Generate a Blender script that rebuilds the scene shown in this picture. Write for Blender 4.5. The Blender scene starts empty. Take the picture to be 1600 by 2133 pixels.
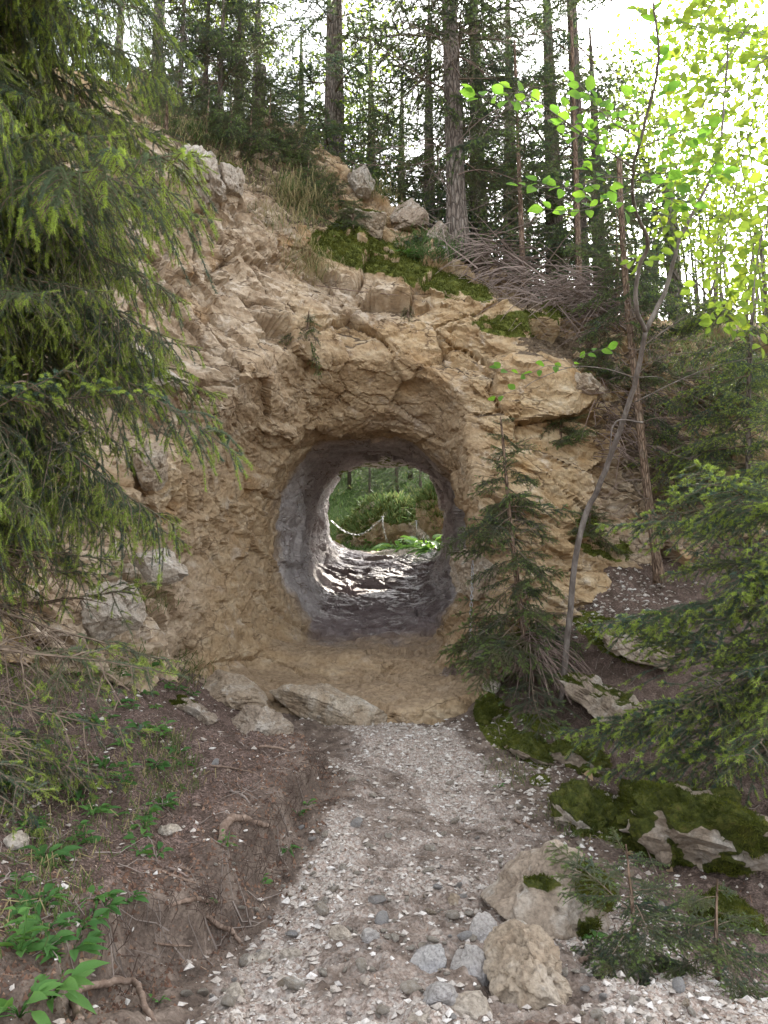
import bpy, math, random
import numpy as np
from mathutils import Vector, Matrix, Euler
from mathutils.bvhtree import BVHTree

SC = bpy.context.scene
COL = SC.collection
# ------------------------------------------------------------------ camera
CAM_Z, PITCH, FPX = 1.6, math.radians(7.5), 1600.0
cam_d = bpy.data.cameras.new('camera')
cam_d.sensor_fit = 'HORIZONTAL'; cam_d.sensor_width = 36.0; cam_d.lens = 36.0
cam_d.clip_start = 0.05; cam_d.clip_end = 2000
cam = bpy.data.objects.new('camera', cam_d); COL.objects.link(cam)
cam.location = (0, 0, CAM_Z); cam.rotation_euler = (math.pi / 2 + PITCH, 0, 0)
SC.camera = cam
# ------------------------------------------------------------------ light
SUN_EL, SUN_AZ = math.radians(36), math.radians(27)      # azimuth from +Y towards +X
world = bpy.data.worlds.new('World'); SC.world = world; world.use_nodes = True
wn = world.node_tree; wn.nodes.clear()
sky = wn.nodes.new('ShaderNodeTexSky'); sky.sky_type = 'NISHITA'; sky.sun_disc = False
sky.sun_elevation = SUN_EL; sky.sun_rotation = SUN_AZ
sky.air_density = 1.0; sky.dust_density = 4.0; sky.ozone_density = 0.6; sky.altitude = 900
hs = wn.nodes.new('ShaderNodeHueSaturation'); hs.inputs['Saturation'].default_value = 0.22
bg = wn.nodes.new('ShaderNodeBackground'); bg.inputs['Strength'].default_value = 0.15
wo = wn.nodes.new('ShaderNodeOutputWorld')
wn.links.new(sky.outputs[0], hs.inputs['Color']); wn.links.new(hs.outputs[0], bg.inputs[0]); wn.links.new(bg.outputs[0], wo.inputs[0])
sd = bpy.data.lights.new('sun', 'SUN'); sd.energy = 3.0; sd.angle = math.radians(0.6); sd.color = (1.0, 0.93, 0.8)
sun = bpy.data.objects.new('sun', sd); COL.objects.link(sun)
sv = Vector((math.sin(SUN_AZ) * math.cos(SUN_EL), math.cos(SUN_AZ) * math.cos(SUN_EL), math.sin(SUN_EL)))
sun.rotation_euler = sv.to_track_quat('Z', 'Y').to_euler(); sun.location = sv * 60
vs = SC.view_settings
vs.view_transform = 'Standard'; vs.look = 'None'; vs.gamma = 1.0; vs.exposure = 2.5; vs.use_curve_mapping = False
SC.render.engine = 'CYCLES'
cy = SC.cycles
cy.max_bounces = 7; cy.diffuse_bounces = 4; cy.glossy_bounces = 2; cy.transmission_bounces = 4; cy.transparent_max_bounces = 6
cy.caustics_reflective = False; cy.caustics_refractive = False; cy.sample_clamp_indirect = 6.0
cy.use_denoising = True; cy.denoiser = 'OPENIMAGEDENOISE'

# ------------------------------------------------------------------ helpers
F32 = np.float32
cP, sP = math.cos(PITCH), math.sin(PITCH)
def ray(px, py):
    u = (px - 800.0) / FPX; v = (1066.5 - py) / FPX
    return np.array([u, cP - v * sP, sP + v * cP])
def at(px, py, Y):
    """the place that the photograph shows at a pixel, Y metres ahead of the photographer"""
    d = ray(px, py); return np.array([0, 0, CAM_Z]) + d * (Y / d[1])
def proj(p):
    x, y, z = p[..., 0], p[..., 1], p[..., 2] - CAM_Z
    f = np.maximum(y * cP + z * sP, 1e-3); v = -y * sP + z * cP
    return 800 + FPX * x / f, 1066.5 - FPX * v / f

def hsh(ix, iy, iz, seed):
    n = (ix.astype(np.uint32) * np.uint32(374761393) + iy.astype(np.uint32) * np.uint32(668265263)
         + iz.astype(np.uint32) * np.uint32(2147483647) + np.uint32((seed * 1274126177) & 0xffffffff))
    n = (n ^ (n >> np.uint32(13))) * np.uint32(1274126177)
    n = (n ^ (n >> np.uint32(16))) * np.uint32(2246822519)
    n ^= n >> np.uint32(15)
    return n.astype(F32) * F32(1 / 4294967296.0)
def vnoise(p, seed=0):
    """value noise -1..1, p: N x 3"""
    fl = np.floor(p); f = (p - fl).astype(F32); i = fl.astype(np.int64)
    f = f * f * f * (f * (f * 6 - 15) + 10)
    x, y, z = i[:, 0], i[:, 1], i[:, 2]
    def lat(a, b, c): return hsh(x + a, y + b, z + c, seed)
    fx, fy, fz = f[:, 0], f[:, 1], f[:, 2]
    a = lat(0,0,0); a += (lat(1,0,0) - a) * fx
    b = lat(0,1,0); b += (lat(1,1,0) - b) * fx
    a += (b - a) * fy
    c = lat(0,0,1); c += (lat(1,0,1) - c) * fx
    d = lat(0,1,1); d += (lat(1,1,1) - d) * fx
    c += (d - c) * fy
    return (a + (c - a) * fz) * 2 - 1
def fbm(p, oct=4, seed=0, gain=0.5, lac=2.03):
    s = 0; a = 1.0; n = 0
    for o in range(oct):
        s = s + vnoise(p * (lac ** o) + 17.3 * o, seed + o) * a; n += a; a *= gain
    return s / n
def facet(p, scale, seed):
    """broken-rock relief: each Voronoi cell is a tilted plane; returns height and distance to the crack"""
    q = (p / scale).astype(F32); i = np.floor(q).astype(np.int64); n = len(q)
    d1 = np.full(n, 9., F32); d2 = np.full(n, 9., F32); h = np.zeros(n, F32)
    for a in (-1, 0, 1):
        for b in (-1, 0, 1):
            for c in (-1, 0, 1):
                ix, iy, iz = i[:, 0] + a, i[:, 1] + b, i[:, 2] + c
                r = hsh(ix, iy, iz, seed)
                r2 = (r * 977.13) % 1.0; r3 = (r * 7919.7) % 1.0
                dx = q[:, 0] - (ix + r); dy = q[:, 1] - (iy + r2); dz = q[:, 2] - (iz + r3)
                d = dx * dx + dy * dy + dz * dz
                hh = dx * (((r * 131.7) % 1) - .5) + dy * (((r * 311.9) % 1) - .5) + dz * (((r * 523.3) % 1) - .5) + (((r * 71.1) % 1) - .5) * .7
                nw = d < d1
                d2 = np.where(nw, d1, np.minimum(d2, d)); h = np.where(nw, hh, h); d1 = np.where(nw, d, d1)
    return h, np.sqrt(d2) - np.sqrt(d1)
def sstep(a, b, x):
    t = np.clip((x - a) / (b - a), 0, 1); return t * t * (3 - 2 * t)
class TPS:
    """thin-plate surface through a few surveyed points"""
    def __init__(s, xy, z, lam=0.02):
        s.c = np.array(xy, float); n = len(s.c); z = np.array(z, float)
        K = s.k(s.c) + lam * np.eye(n); Pm = np.c_[np.ones(n), s.c]
        A = np.zeros((n + 3, n + 3)); A[:n, :n] = K; A[:n, n:] = Pm; A[n:, :n] = Pm.T
        w = np.linalg.solve(A, np.r_[z, 0, 0, 0]); s.w, s.a = w[:n], w[n:]
    def k(s, p):
        d2 = ((p[:, None, :] - s.c[None]) ** 2).sum(-1); return 0.5 * d2 * np.log(d2 + 1e-9)
    def __call__(s, x, y):
        sh = np.shape(x); p = np.c_[np.ravel(x), np.ravel(y)]; out = np.empty(len(p))
        for k in range(0, len(p), 100000):
            b = p[k:k + 100000]; out[k:k + 100000] = s.k(b) @ s.w + s.a[0] + b @ s.a[1:]
        return out.reshape(sh)

def mesh_np(name, V, Fc, smooth=False, attrs=None, mats=None, midx=None):
    V = np.asarray(V, F32).reshape(-1, 3)
    if isinstance(Fc, (list, tuple)): parts = [np.asarray(f, np.int32) for f in Fc if len(f)]
    else: parts = [np.asarray(Fc, np.int32)]
    lv = np.concatenate([f.ravel() for f in parts]); tot = np.concatenate([np.full(len(f), f.shape[1], np.int32) for f in parts])
    st = np.concatenate([[0], np.cumsum(tot)[:-1]]).astype(np.int32)
    me = bpy.data.meshes.new(name)
    me.vertices.add(len(V)); me.vertices.foreach_set('co', V.ravel())
    me.loops.add(len(lv)); me.loops.foreach_set('vertex_index', lv)
    me.polygons.add(len(tot)); me.polygons.foreach_set('loop_start', st)
    if smooth: me.polygons.foreach_set('use_smooth', np.ones(len(tot), bool))
    else: me.polygons.foreach_set('use_smooth', np.zeros(len(tot), bool))
    for m in (mats or []): me.materials.append(m)
    if midx is not None: me.polygons.foreach_set('material_index', np.asarray(midx, np.int32))
    for k, v in (attrs or {}).items():
        v = np.asarray(v, F32)
        a = me.attributes.new(k, 'FLOAT', 'POINT'); a.data.foreach_set('value', v.ravel())
    me.update(calc_edges=True)
    return me
class MB:
    """collects verts and faces of ONE mesh"""
    def __init__(s): s.V = []; s.T = []; s.Q = []; s.A = []; s.mt = []; s.mq = []; s.n = 0
    def add(s, V, T=None, Q=None, a=0.0, m=0):
        V = np.asarray(V, F32).reshape(-1, 3); s.V.append(V); s.A.append(np.broadcast_to(np.asarray(a, F32), (len(V),)))
        if T is not None and len(T): s.T.append(np.asarray(T, np.int32) + s.n); s.mt.append(np.full(len(T), m))
        if Q is not None and len(Q): s.Q.append(np.asarray(Q, np.int32) + s.n); s.mq.append(np.full(len(Q), m))
        s.n += len(V)
    def tube(s, pts, r, ns=6, a=0.0, m=0, cap=True):
        pts = np.asarray(pts, float); k = len(pts); r = np.broadcast_to(np.asarray(r, float), (k,))
        tg = np.gradient(pts, axis=0); tg /= np.linalg.norm(tg, axis=1)[:, None] + 1e-9
        ref = np.array([0, 0, 1.0]) if abs(tg[:, 2]).mean() < .8 else np.array([1.0, 0, 0])
        A = np.cross(tg, ref); A /= np.linalg.norm(A, axis=1)[:, None] + 1e-9; B = np.cross(tg, A)
        th = np.arange(ns) * 2 * math.pi / ns
        V = pts[:, None] + r[:, None, None] * (np.cos(th)[None, :, None] * A[:, None] + np.sin(th)[None, :, None] * B[:, None])
        i = np.arange(k - 1)[:, None] * ns; j = np.arange(ns)[None]; j2 = (j + 1) % ns
        Q = np.stack([i + j, i + j2, i + ns + j2, i + ns + j], -1).reshape(-1, 4)
        V = V.reshape(-1, 3); T = []
        if cap:
            n = len(V); V = np.r_[V, pts[:1], pts[-1:]]
            T = [(n, (q + 1) % ns, q) for q in range(ns)] + [(n + 1, n - ns + q, n - ns + (q + 1) % ns) for q in range(ns)]
        s.add(V, T, Q, a, m)
    def mesh(s, name, mats, smooth=False, attr='tip'):
        T = np.concatenate(s.T) if s.T else np.zeros((0, 3), np.int32); Q = np.concatenate(s.Q) if s.Q else np.zeros((0, 4), np.int32)
        mi = np.concatenate(([np.concatenate(s.mt)] if s.T else []) + ([np.concatenate(s.mq)] if s.Q else []))
        return mesh_np(name, np.concatenate(s.V), [T, Q], smooth, {attr: np.concatenate(s.A)}, mats, mi)
def obj(name, me, parent=None, loc=None, rot=None, scale=None):
    o = bpy.data.objects.new(name, me); COL.objects.link(o)
    if loc is not None: o.location = Vector([float(c) for c in loc])
    if rot is not None: o.rotation_euler = rot
    if scale is not None: o.scale = (scale,) * 3 if np.isscalar(scale) else tuple(scale)
    if parent is not None: o.parent = parent
    return o
def tag(o, label=None, cat=None, group=None, kind=None):
    if label: o['label'] = label
    if cat: o['category'] = cat
    if group: o['group'] = group
    if kind: o['kind'] = kind
    return o
def empty(name, loc=(0, 0, 0), rz=0.0):
    o = obj(name, None, loc=loc); o.rotation_euler = (0, 0, rz); o.empty_display_size = .1; return o
def smooth_path(pts, n=24):
    """Catmull-Rom through the given points"""
    p = np.asarray(pts, float)
    if len(p) == 2: return p[0] + (p[1] - p[0]) * np.linspace(0, 1, n)[:, None]
    q = np.r_[2 * p[:1] - p[1:2], p, 2 * p[-1:] - p[-2:-1]]
    t = np.linspace(0, len(p) - 1 - 1e-6, n); k = t.astype(int); u = (t - k)[:, None]
    a, b, c, d = q[k], q[k + 1], q[k + 2], q[k + 3]
    return .5 * (2 * b + (c - a) * u + (2 * a - 5 * b + 4 * c - d) * u ** 2 + (3 * b - a - 3 * c + d) * u ** 3)
# ------------------------------------------------------------------ materials (all procedural)
class NT:
    def __init__(s, name):
        s.m = bpy.data.materials.new(name); s.m.use_nodes = True; s.t = s.m.node_tree; s.t.nodes.clear()
        s.out = s.t.nodes.new('ShaderNodeOutputMaterial'); s.co = None
    def n(s, ty, **kw):
        nd = s.t.nodes.new('ShaderNode' + ty)
        for k, v in kw.items():
            if k.startswith('i_'): nd.inputs[k[2:].replace('_', ' ')].default_value = v
            else: setattr(nd, k, v)
        return nd
    def l(s, a, b): s.t.links.new(a, b)
    def coord(s, scale=(1, 1, 1), rot=(0, 0, 0)):
        if s.co is None: s.co = s.n('TexCoord').outputs['Object']
        mp = s.n('Mapping'); mp.inputs['Scale'].default_value = scale; mp.inputs['Rotation'].default_value = rot
        s.l(s.co, mp.inputs['Vector']); return mp.outputs[0]
    def noise(s, scale, detail=4, rough=.55, co=None, dist=0.0):
        nd = s.n('TexNoise'); nd.inputs['Scale'].default_value = scale; nd.inputs['Detail'].default_value = detail
        nd.inputs['Roughness'].default_value = rough; nd.inputs['Distortion'].default_value = dist
        s.l(co if co is not None else s.coord(), nd.inputs['Vector']); return nd.outputs['Fac']
    def voro(s, scale, feature='F1', co=None, out='Distance'):
        nd = s.n('TexVoronoi'); nd.feature = feature; nd.inputs['Scale'].default_value = scale
        s.l(co if co is not None else s.coord(), nd.inputs['Vector']); return nd.outputs[out]
    def ramp(s, fac, stops):
        nd = s.n('ValToRGB'); cr = nd.color_ramp
        while len(cr.elements) > 1: cr.elements.remove(cr.elements[-1])
        for k, (p, c) in enumerate(stops):
            e = cr.elements[0] if k == 0 else cr.elements.new(p)
            e.position = p; c = (c,) * 3 if np.isscalar(c) else c; e.color = (*c, 1)
        s.l(fac, nd.inputs[0]); return nd.outputs[0]
    def mix(s, fac, a, b, mode='MIX'):
        nd = s.n('MixRGB'); nd.blend_type = mode
        for k, v in ((0, fac), (1, a), (2, b)):
            if hasattr(v, 'links'): s.l(v, nd.inputs[k])
            elif k == 0: nd.inputs[0].default_value = v
            else: nd.inputs[k].default_value = (*v, 1)
        return nd.outputs[0]
    def math(s, op, a, b=0.5, clamp=False):
        nd = s.n('Math'); nd.operation = op; nd.use_clamp = clamp
        for k, v in ((0, a), (1, b)):
            if hasattr(v, 'links'): s.l(v, nd.inputs[k])
            else: nd.inputs[k].default_value = v
        return nd.outputs[0]
    def attr(s, name): return s.n('Attribute', attribute_name=name).outputs['Fac']
    def rnd(s): return s.n('ObjectInfo').outputs['Random']
    def bump(s, h, strength=.5, dist=.02, prev=None):
        nd = s.n('Bump'); nd.inputs['Strength'].default_value = strength; nd.inputs['Distance'].default_value = dist
        s.l(h, nd.inputs['Height'])
        if prev is not None: s.l(prev, nd.inputs['Normal'])
        return nd.outputs[0]
    def pbr(s, col, rough=.85, normal=None, spec=.3):
        b = s.n('BsdfPrincipled'); b.inputs['Specular IOR Level'].default_value = spec
        if hasattr(col, 'links'): s.l(col, b.inputs['Base Color'])
        else: b.inputs['Base Color'].default_value = (*col, 1)
        if hasattr(rough, 'links'): s.l(rough, b.inputs['Roughness'])
        else: b.inputs['Roughness'].default_value = rough
        if normal is not None: s.l(normal, b.inputs['Normal'])
        s.l(b.outputs[0], s.out.inputs[0]); s.b = b; return s.m
    def leafy(s, col, trans=.45, rough=.5, spec=.25, tcol=None):
        b = s.n('BsdfPrincipled'); b.inputs['Specular IOR Level'].default_value = spec; b.inputs['Roughness'].default_value = rough
        tr = s.n('BsdfTranslucent'); mx = s.n('MixShader'); mx.inputs[0].default_value = trans
        for sock, c in ((b.inputs['Base Color'], col), (tr.inputs[0], tcol if tcol is not None else col)):
            if hasattr(c, 'links'): s.l(c, sock)
            else: sock.default_value = (*c, 1)
        s.l(b.outputs[0], mx.inputs[1]); s.l(tr.outputs[0], mx.inputs[2]); s.l(mx.outputs[0], s.out.inputs[0]); return s.m
M = {}
def mk_cliff():
    t = NT('cliff limestone')
    st = t.coord((1, 1, 2.3), (0, math.radians(24), 0))
    big = t.noise(.55, 3); mid = t.noise(2.6, 5, .6, st); fine = t.noise(19, 5, .65)
    ochre = t.ramp(mid, [(.30, (.29, .185, .092)), (.46, (.415, .29, .158)), (.60, (.52, .395, .245)), (.74, (.60, .51, .37))])
    pale = t.ramp(mid, [(.28, (.25, .17, .105)), (.45, (.38, .285, .19)), (.6, (.50, .40, .29)), (.75, (.60, .53, .44))])
    grey = t.ramp(mid, [(.3, (.36, .315, .30)), (.5, (.50, .455, .44)), (.7, (.62, .58, .565))])
    c = t.mix(t.math('ADD', t.attr('pale'), t.ramp(big, [(.45, 0.0), (.7, .45)]), True), ochre, pale)
    rust = t.ramp(t.noise(1.3, 4, .6), [(.60, 0.0), (.72, .55)])
    c = t.mix(rust, c, (.47, .27, .10))
    white = t.ramp(t.noise(3.4, 5, .7), [(.57, 0.0), (.68, .6)])
    c = t.mix(white, c, (.60, .53, .45))
    c = t.mix(t.attr('inner'), c, grey)
    wv = t.n('TexNoise'); wv.inputs['Scale'].default_value = 3.0; wv.inputs['Detail'].default_value = 3; t.l(st, wv.inputs['Vector']); dco = t.mix(.22, t.coord((.55, .8, 1.5), (0, math.radians(24), 0)), wv.outputs['Color'])
    crack = t.ramp(t.voro(3.2, 'DISTANCE_TO_EDGE', dco), [(0.0, .8), (.03, 0.0)]); crack = t.mix(t.ramp(t.noise(1.8, 2), [(.42, 0.0), (.58, 1.0)]), (0, 0, 0), crack)
    c = t.mix(crack, c, (.15, .095, .055))
    speck = t.ramp(fine, [(.34, .75), (.52, 1.0), (.75, 1.16)]); c = t.mix(1.0, c, speck, 'MULTIPLY')
    c = t.mix(t.attr('dust'), c, t.ramp(fine, [(.3, (.20, .135, .08)), (.6, (.34, .25, .16)), (.8, (.46, .37, .27))]))
    wet = t.attr('wet')
    c = t.mix(wet, c, t.ramp(mid, [(.3, (.12, .085, .08)), (.6, (.25, .205, .2)), (.8, (.40, .36, .36))]))
    soil = t.ramp(t.noise(24, 4, .7), [(.3, (.05, .035, .022)), (.55, (.13, .09, .055)), (.75, (.25, .2, .13))])
    sm = t.math('ADD', t.attr('soil'), t.math('MULTIPLY', t.math('SUBTRACT', t.noise(6, 4), .5), 1.2), True)
    sm = t.ramp(sm, [(.42, 0.0), (.55, 1.0)]); c = t.mix(sm, c, soil)
    moss = t.ramp(t.noise(13, 4, .7), [(.3, (.045, .055, .008)), (.55, (.115, .13, .018)), (.75, (.2, .2, .035))])
    mm = t.math('ADD', t.attr('moss'), t.math('MULTIPLY', t.math('SUBTRACT', t.noise(7, 4), .5), 1.3), True)
    mm = t.ramp(mm, [(.45, 0.0), (.56, 1.0)]); c = t.mix(mm, c, moss)
    chip = t.coord((.6, 1, 2.0), (0, math.radians(24), 0)); v1 = t.noise(7, 6, .68, chip, .3); v2 = t.voro(15, 'F1', chip, 'Color')
    h = t.math('ADD', t.math('MULTIPLY', v1, 1.1), t.math('MULTIPLY', v2, .42)); h = t.math('ADD', h, t.math('MULTIPLY', fine, .6))
    nb = t.bump(h, .6, .04)
    nb = t.bump(crack, .5, -.04, nb)
    rg = t.math('SUBTRACT', .9, t.math('MULTIPLY', wet, .43))
    M['cliff'] = t.pbr(c, rg, nb, .45)
def mk_rock(name, cols, moss=True, sc=1.0, blue=0.0):
    t = NT(name); n1 = t.noise(3.2 * sc, 5, .6, dist=.4); fine = t.noise(28 * sc, 5, .65)
    c = t.ramp(n1, [(.28, cols[0]), (.5, cols[1]), (.72, cols[2])])
    if blue: c = t.mix(t.ramp(t.noise(2.1 * sc, 3), [(.45, 0.0), (.6, blue)]), c, (.36, .38, .46))
    vein = t.ramp(t.voro(3 * sc, 'DISTANCE_TO_EDGE'), [(0, .5), (.03, 0.0)]); c = t.mix(vein, c, cols[0])
    lich = t.ramp(t.noise(9 * sc, 4, .7), [(.6, 0.0), (.68, .5)]); c = t.mix(lich, c, (.62, .6, .55))
    c = t.mix(1.0, c, t.ramp(fine, [(.32, .62), (.52, 1.0), (.75, 1.15)]), 'MULTIPLY')
    c = t.mix(t.math('MULTIPLY', t.rnd(), .3), c, (.38, .29, .21))
    if moss:
        mc = t.ramp(t.noise(16, 4, .7), [(.3, (.025, .032, .006)), (.5, (.065, .076, .013)), (.65, (.12, .12, .025)), (.75, (.11, .075, .035))])
        mm = t.math('ADD', t.attr('moss'), t.math('MULTIPLY', t.math('SUBTRACT', t.noise(8, 4), .5), 1.2), True)
        c = t.mix(t.ramp(mm, [(.45, 0.0), (.55, 1.0)]), c, mc)
    h = t.math('ADD', t.math('MULTIPLY', t.voro(14 * sc, 'F1', t.coord((1, 1, 1.6), (.4, .3, 0)), 'Color'), .35), t.math('MULTIPLY', t.noise(22 * sc, 8, .72), 1.3))
    c2 = t.ramp(t.noise(55 * sc, 5, .7), [(.3, .7), (.48, 1.02), (.7, 1.15)])
    M[name] = t.pbr(t.mix(1.0, c, c2, 'MULTIPLY'), .88, t.bump(h, .95, .03), .25)
def mk_ground():
    t = NT('ground')
    fine = t.noise(60, 5, .7); mid = t.noise(7, 5, .65); vc = t.voro(55, 'F1', None, 'Color'); vd = t.voro(55)
    soil = t.ramp(mid, [(.3, (.07, .052, .041)), (.5, (.15, .112, .088)), (.7, (.28, .22, .176))])
    litter = t.ramp(t.voro(90, 'F1', t.coord((1, 3, 1), (0, 0, .6)), 'Color'), [(.2, (.06, .042, .034)), (.5, (.145, .098, .08)), (.85, (.31, .22, .185))])
    litter = t.mix(t.ramp(mid, [(.35, .75), (.6, .1)]), litter, (.055, .037, .026))
    dust = t.ramp(fine, [(.3, (.18, .13, .104)), (.5, (.33, .26, .215)), (.7, (.49, .415, .36))])
    chips = t.mix(t.ramp(vc, [(.5, 0.0), (.62, .7)]), dust, (.46, .415, .37))
    c = t.mix(t.attr('litter'), soil, litter)
    pm = t.math('ADD', t.attr('path'), t.math('MULTIPLY', t.math('SUBTRACT', t.noise(5, 5, .7), .5), 1.0), True)
    c = t.mix(t.ramp(pm, [(.3, 0.0), (.62, 1.0)]), c, chips)
    moss = t.ramp(t.noise(16, 4, .7), [(.3, (.04, .05, .008)), (.55, (.10, .115, .018)), (.75, (.18, .18, .03))])
    mm = t.math('ADD', t.attr('moss'), t.math('MULTIPLY', t.math('SUBTRACT', t.noise(8, 4), .5), 1.2), True)
    c = t.mix(t.ramp(mm, [(.45, 0.0), (.55, 1.0)]), c, moss)
    gm = t.math('ADD', t.attr('green'), t.math('MULTIPLY', t.math('SUBTRACT', t.noise(2, 4), .5), 1.0), True)
    c = t.mix(t.ramp(gm, [(.4, 0.0), (.6, 1.0)]), c, (.07, .11, .03))
    c = t.mix(1.0, c, t.ramp(fine, [(.3, .6), (.5, 1.0), (.75, 1.2)]), 'MULTIPLY')
    h = t.math('ADD', t.math('MULTIPLY', vd, .9), fine)
    M['ground'] = t.pbr(c, .93, t.bump(h, .6, .02), .2)
def mk_needle():
    for nm, old, new in (('needle', (.10, .155, .09), (.40, .52, .08)), ('needle_far', (.095, .145, .08), (.19, .27, .075)),
                         ('needle_dull', (.10, .132, .07), (.21, .32, .08))):
        t = NT(nm); r = t.rnd()
        a = t.mix(r, old, (old[0] * 1.7, old[1] * 1.35, old[2] * 1.1)); a = t.mix(t.ramp(t.noise(2.5, 2), [(.4, 0.0), (.7, .6)]), a, (old[0] * .7, old[1] * .85, old[2] * 1.5))
        c = t.mix(t.attr('tip'), a, new); M[nm] = t.leafy(c, .42, .45, .35)
    t = NT('twig wood'); M['twig'] = t.pbr(t.ramp(t.noise(30, 3), [(.3, (.10, .07, .05)), (.7, (.24, .18, .13))]), .9)
    t = NT('dead twig'); M['dead'] = t.pbr(t.mix(t.rnd(), t.ramp(t.noise(12, 3), [(.3, (.13, .085, .07)), (.7, (.30, .22, .185))]), (.25, .21, .18)), .9)
def mk_bark(name, a, b, c, sx=9, sz=2.2, lich=.4):
    t = NT(name); co = t.coord((1, 1, sz / sx)); v = t.voro(sx * 2.2, 'DISTANCE_TO_EDGE', co); n = t.noise(sx * 3, 5, .65, co)
    col = t.ramp(n, [(.3, a), (.5, b), (.72, c)]); col = t.mix(t.ramp(v, [(0, .75), (.12, 0.0)]), col, (a[0] * .5, a[1] * .5, a[2] * .5))
    col = t.mix(t.ramp(t.noise(3.5, 4, .7), [(.55, 0.0), (.68, lich)]), col, (.28, .27, .2))
    h = t.math('ADD', t.ramp(v, [(0, 0.0), (.2, 1.0)]), n); M[name] = t.pbr(col, .9, t.bump(h, .9, .03), .2)
def mk_leaf(name, a, b, tc, trans=.5, rough=.55):
    t = NT(name); r = t.rnd(); n = t.noise(14, 3)
    c = t.mix(r, a, b); c = t.mix(t.ramp(n, [(.35, 0.0), (.7, .35)]), c, (a[0] * .6, a[1] * .65, a[2] * .6))
    M[name] = t.leafy(c, trans, rough, .2, t.mix(r, tc, (tc[0] * 1.25, tc[1] * 1.02, tc[2] * .8)))
def mk_misc():
    M['hair'] = NT('root hair').pbr((.075, .05, .038), .9)
    t = NT('root wood'); n = t.noise(30, 4, .6); M['root'] = t.pbr(t.ramp(n, [(.3, (.11, .072, .052)), (.5, (.2, .14, .105)), (.7, (.31, .235, .185))]), .85, t.bump(n, .5, .006), .2)
    t = NT('log wood'); n = t.noise(26, 6, .7, t.coord((.25, 1, 1))); M['log'] = t.pbr(t.ramp(n, [(.3, (.06, .038, .03)), (.5, (.14, .09, .07)), (.7, (.26, .18, .145))]), .9, t.bump(n, .9, .03), .15)
    t = NT('moss'); M['moss'] = t.leafy(t.ramp(t.noise(5, 4, .7), [(.3, (.03, .038, .007)), (.5, (.075, .088, .014)), (.68, (.15, .15, .025)), (.8, (.14, .10, .045))]), .3, .8, .1)
    t = NT('grass'); M['grass'] = t.leafy(t.mix(t.attr('tip'), (.075, .125, .03), (.36, .30, .15)), .35, .6, .2)
    t = NT('grass bright'); M['grass_bright'] = t.leafy(t.mix(t.attr('tip'), (.10, .17, .055), (.24, .27, .10)), .4, .6, .2)
    t = NT('galvanised steel'); M['steel'] = t.pbr(t.ramp(t.noise(60, 3), [(.3, (.30, .30, .31)), (.7, (.55, .55, .56))]), .38, None, .5); t.b.inputs['Metallic'].default_value = .85
    t = NT('rope'); M['rope'] = t.pbr(t.ramp(t.noise(40, 3), [(.3, (.42, .40, .36)), (.7, (.62, .6, .55))]), .9)
    t = NT('litter bits'); M['bits'] = t.pbr(t.ramp(t.attr('tip'), [(0, (.07, .04, .028)), (.5, (.17, .095, .062)), (.85, (.30, .2, .135)), (1, (.5, .4, .3))]), .9)
    t = NT('dry leaf'); M['dry'] = t.leafy(t.mix(t.rnd(), (.42, .27, .14), (.5, .38, .25)), .3, .7, .2)
    t = NT('gravel'); M['gravel'] = t.pbr(t.mix(1.0, t.ramp(t.attr('tip'), [(0, (.21, .155, .12)), (.3, (.35, .295, .245)), (.7, (.52, .465, .41)), (1, (.66, .62, .575))]),
                       t.ramp(t.noise(70, 4, .7), [(.3, .62), (.55, 1.0), (.8, 1.1)]), 'MULTIPLY'), .88, t.bump(t.noise(110, 3), .4, .006), .3)
mk_cliff(); mk_ground(); mk_needle(); mk_misc()
mk_rock('limestone', [(.36, .29, .22), (.52, .46, .385), (.66, .62, .56)], True)
mk_rock('bluestone', [(.33, .30, .28), (.48, .455, .43), (.60, .575, .55)], True, 1.6, .22)
mk_rock('tanstone', [(.28, .20, .13), (.42, .34, .25), (.58, .52, .44)], True)
mk_rock('darkstone', [(.20, .15, .11), (.38, .31, .24), (.60, .56, .50)], True)
mk_bark('spruce_bark', (.085, .066, .055), (.19, .155, .128), (.32, .285, .245))
mk_bark('red_bark', (.11, .072, .05), (.26, .175, .12), (.40, .31, .235), 14, 3, .3)
t = NT('beech bark'); n = t.noise(14, 5, .65, t.coord((1, 1, .35))); M['beech_bark'] = t.pbr(t.ramp(n, [(.3, (.085, .068, .058)), (.5, (.155, .13, .113)), (.7, (.27, .24, .215))]), .85, t.bump(n, .4, .01), .25)
mk_bark('root_bark', (.10, .065, .045), (.21, .145, .105), (.33, .25, .19), 22, 8, .2)
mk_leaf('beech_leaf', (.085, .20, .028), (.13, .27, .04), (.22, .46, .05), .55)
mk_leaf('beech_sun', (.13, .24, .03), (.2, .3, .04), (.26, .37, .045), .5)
mk_leaf('herb_leaf', (.05, .135, .035), (.085, .19, .05), (.13, .30, .06), .35)
mk_leaf('herb_pale', (.085, .19, .05), (.12, .25, .06), (.17, .36, .06), .35)
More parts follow.
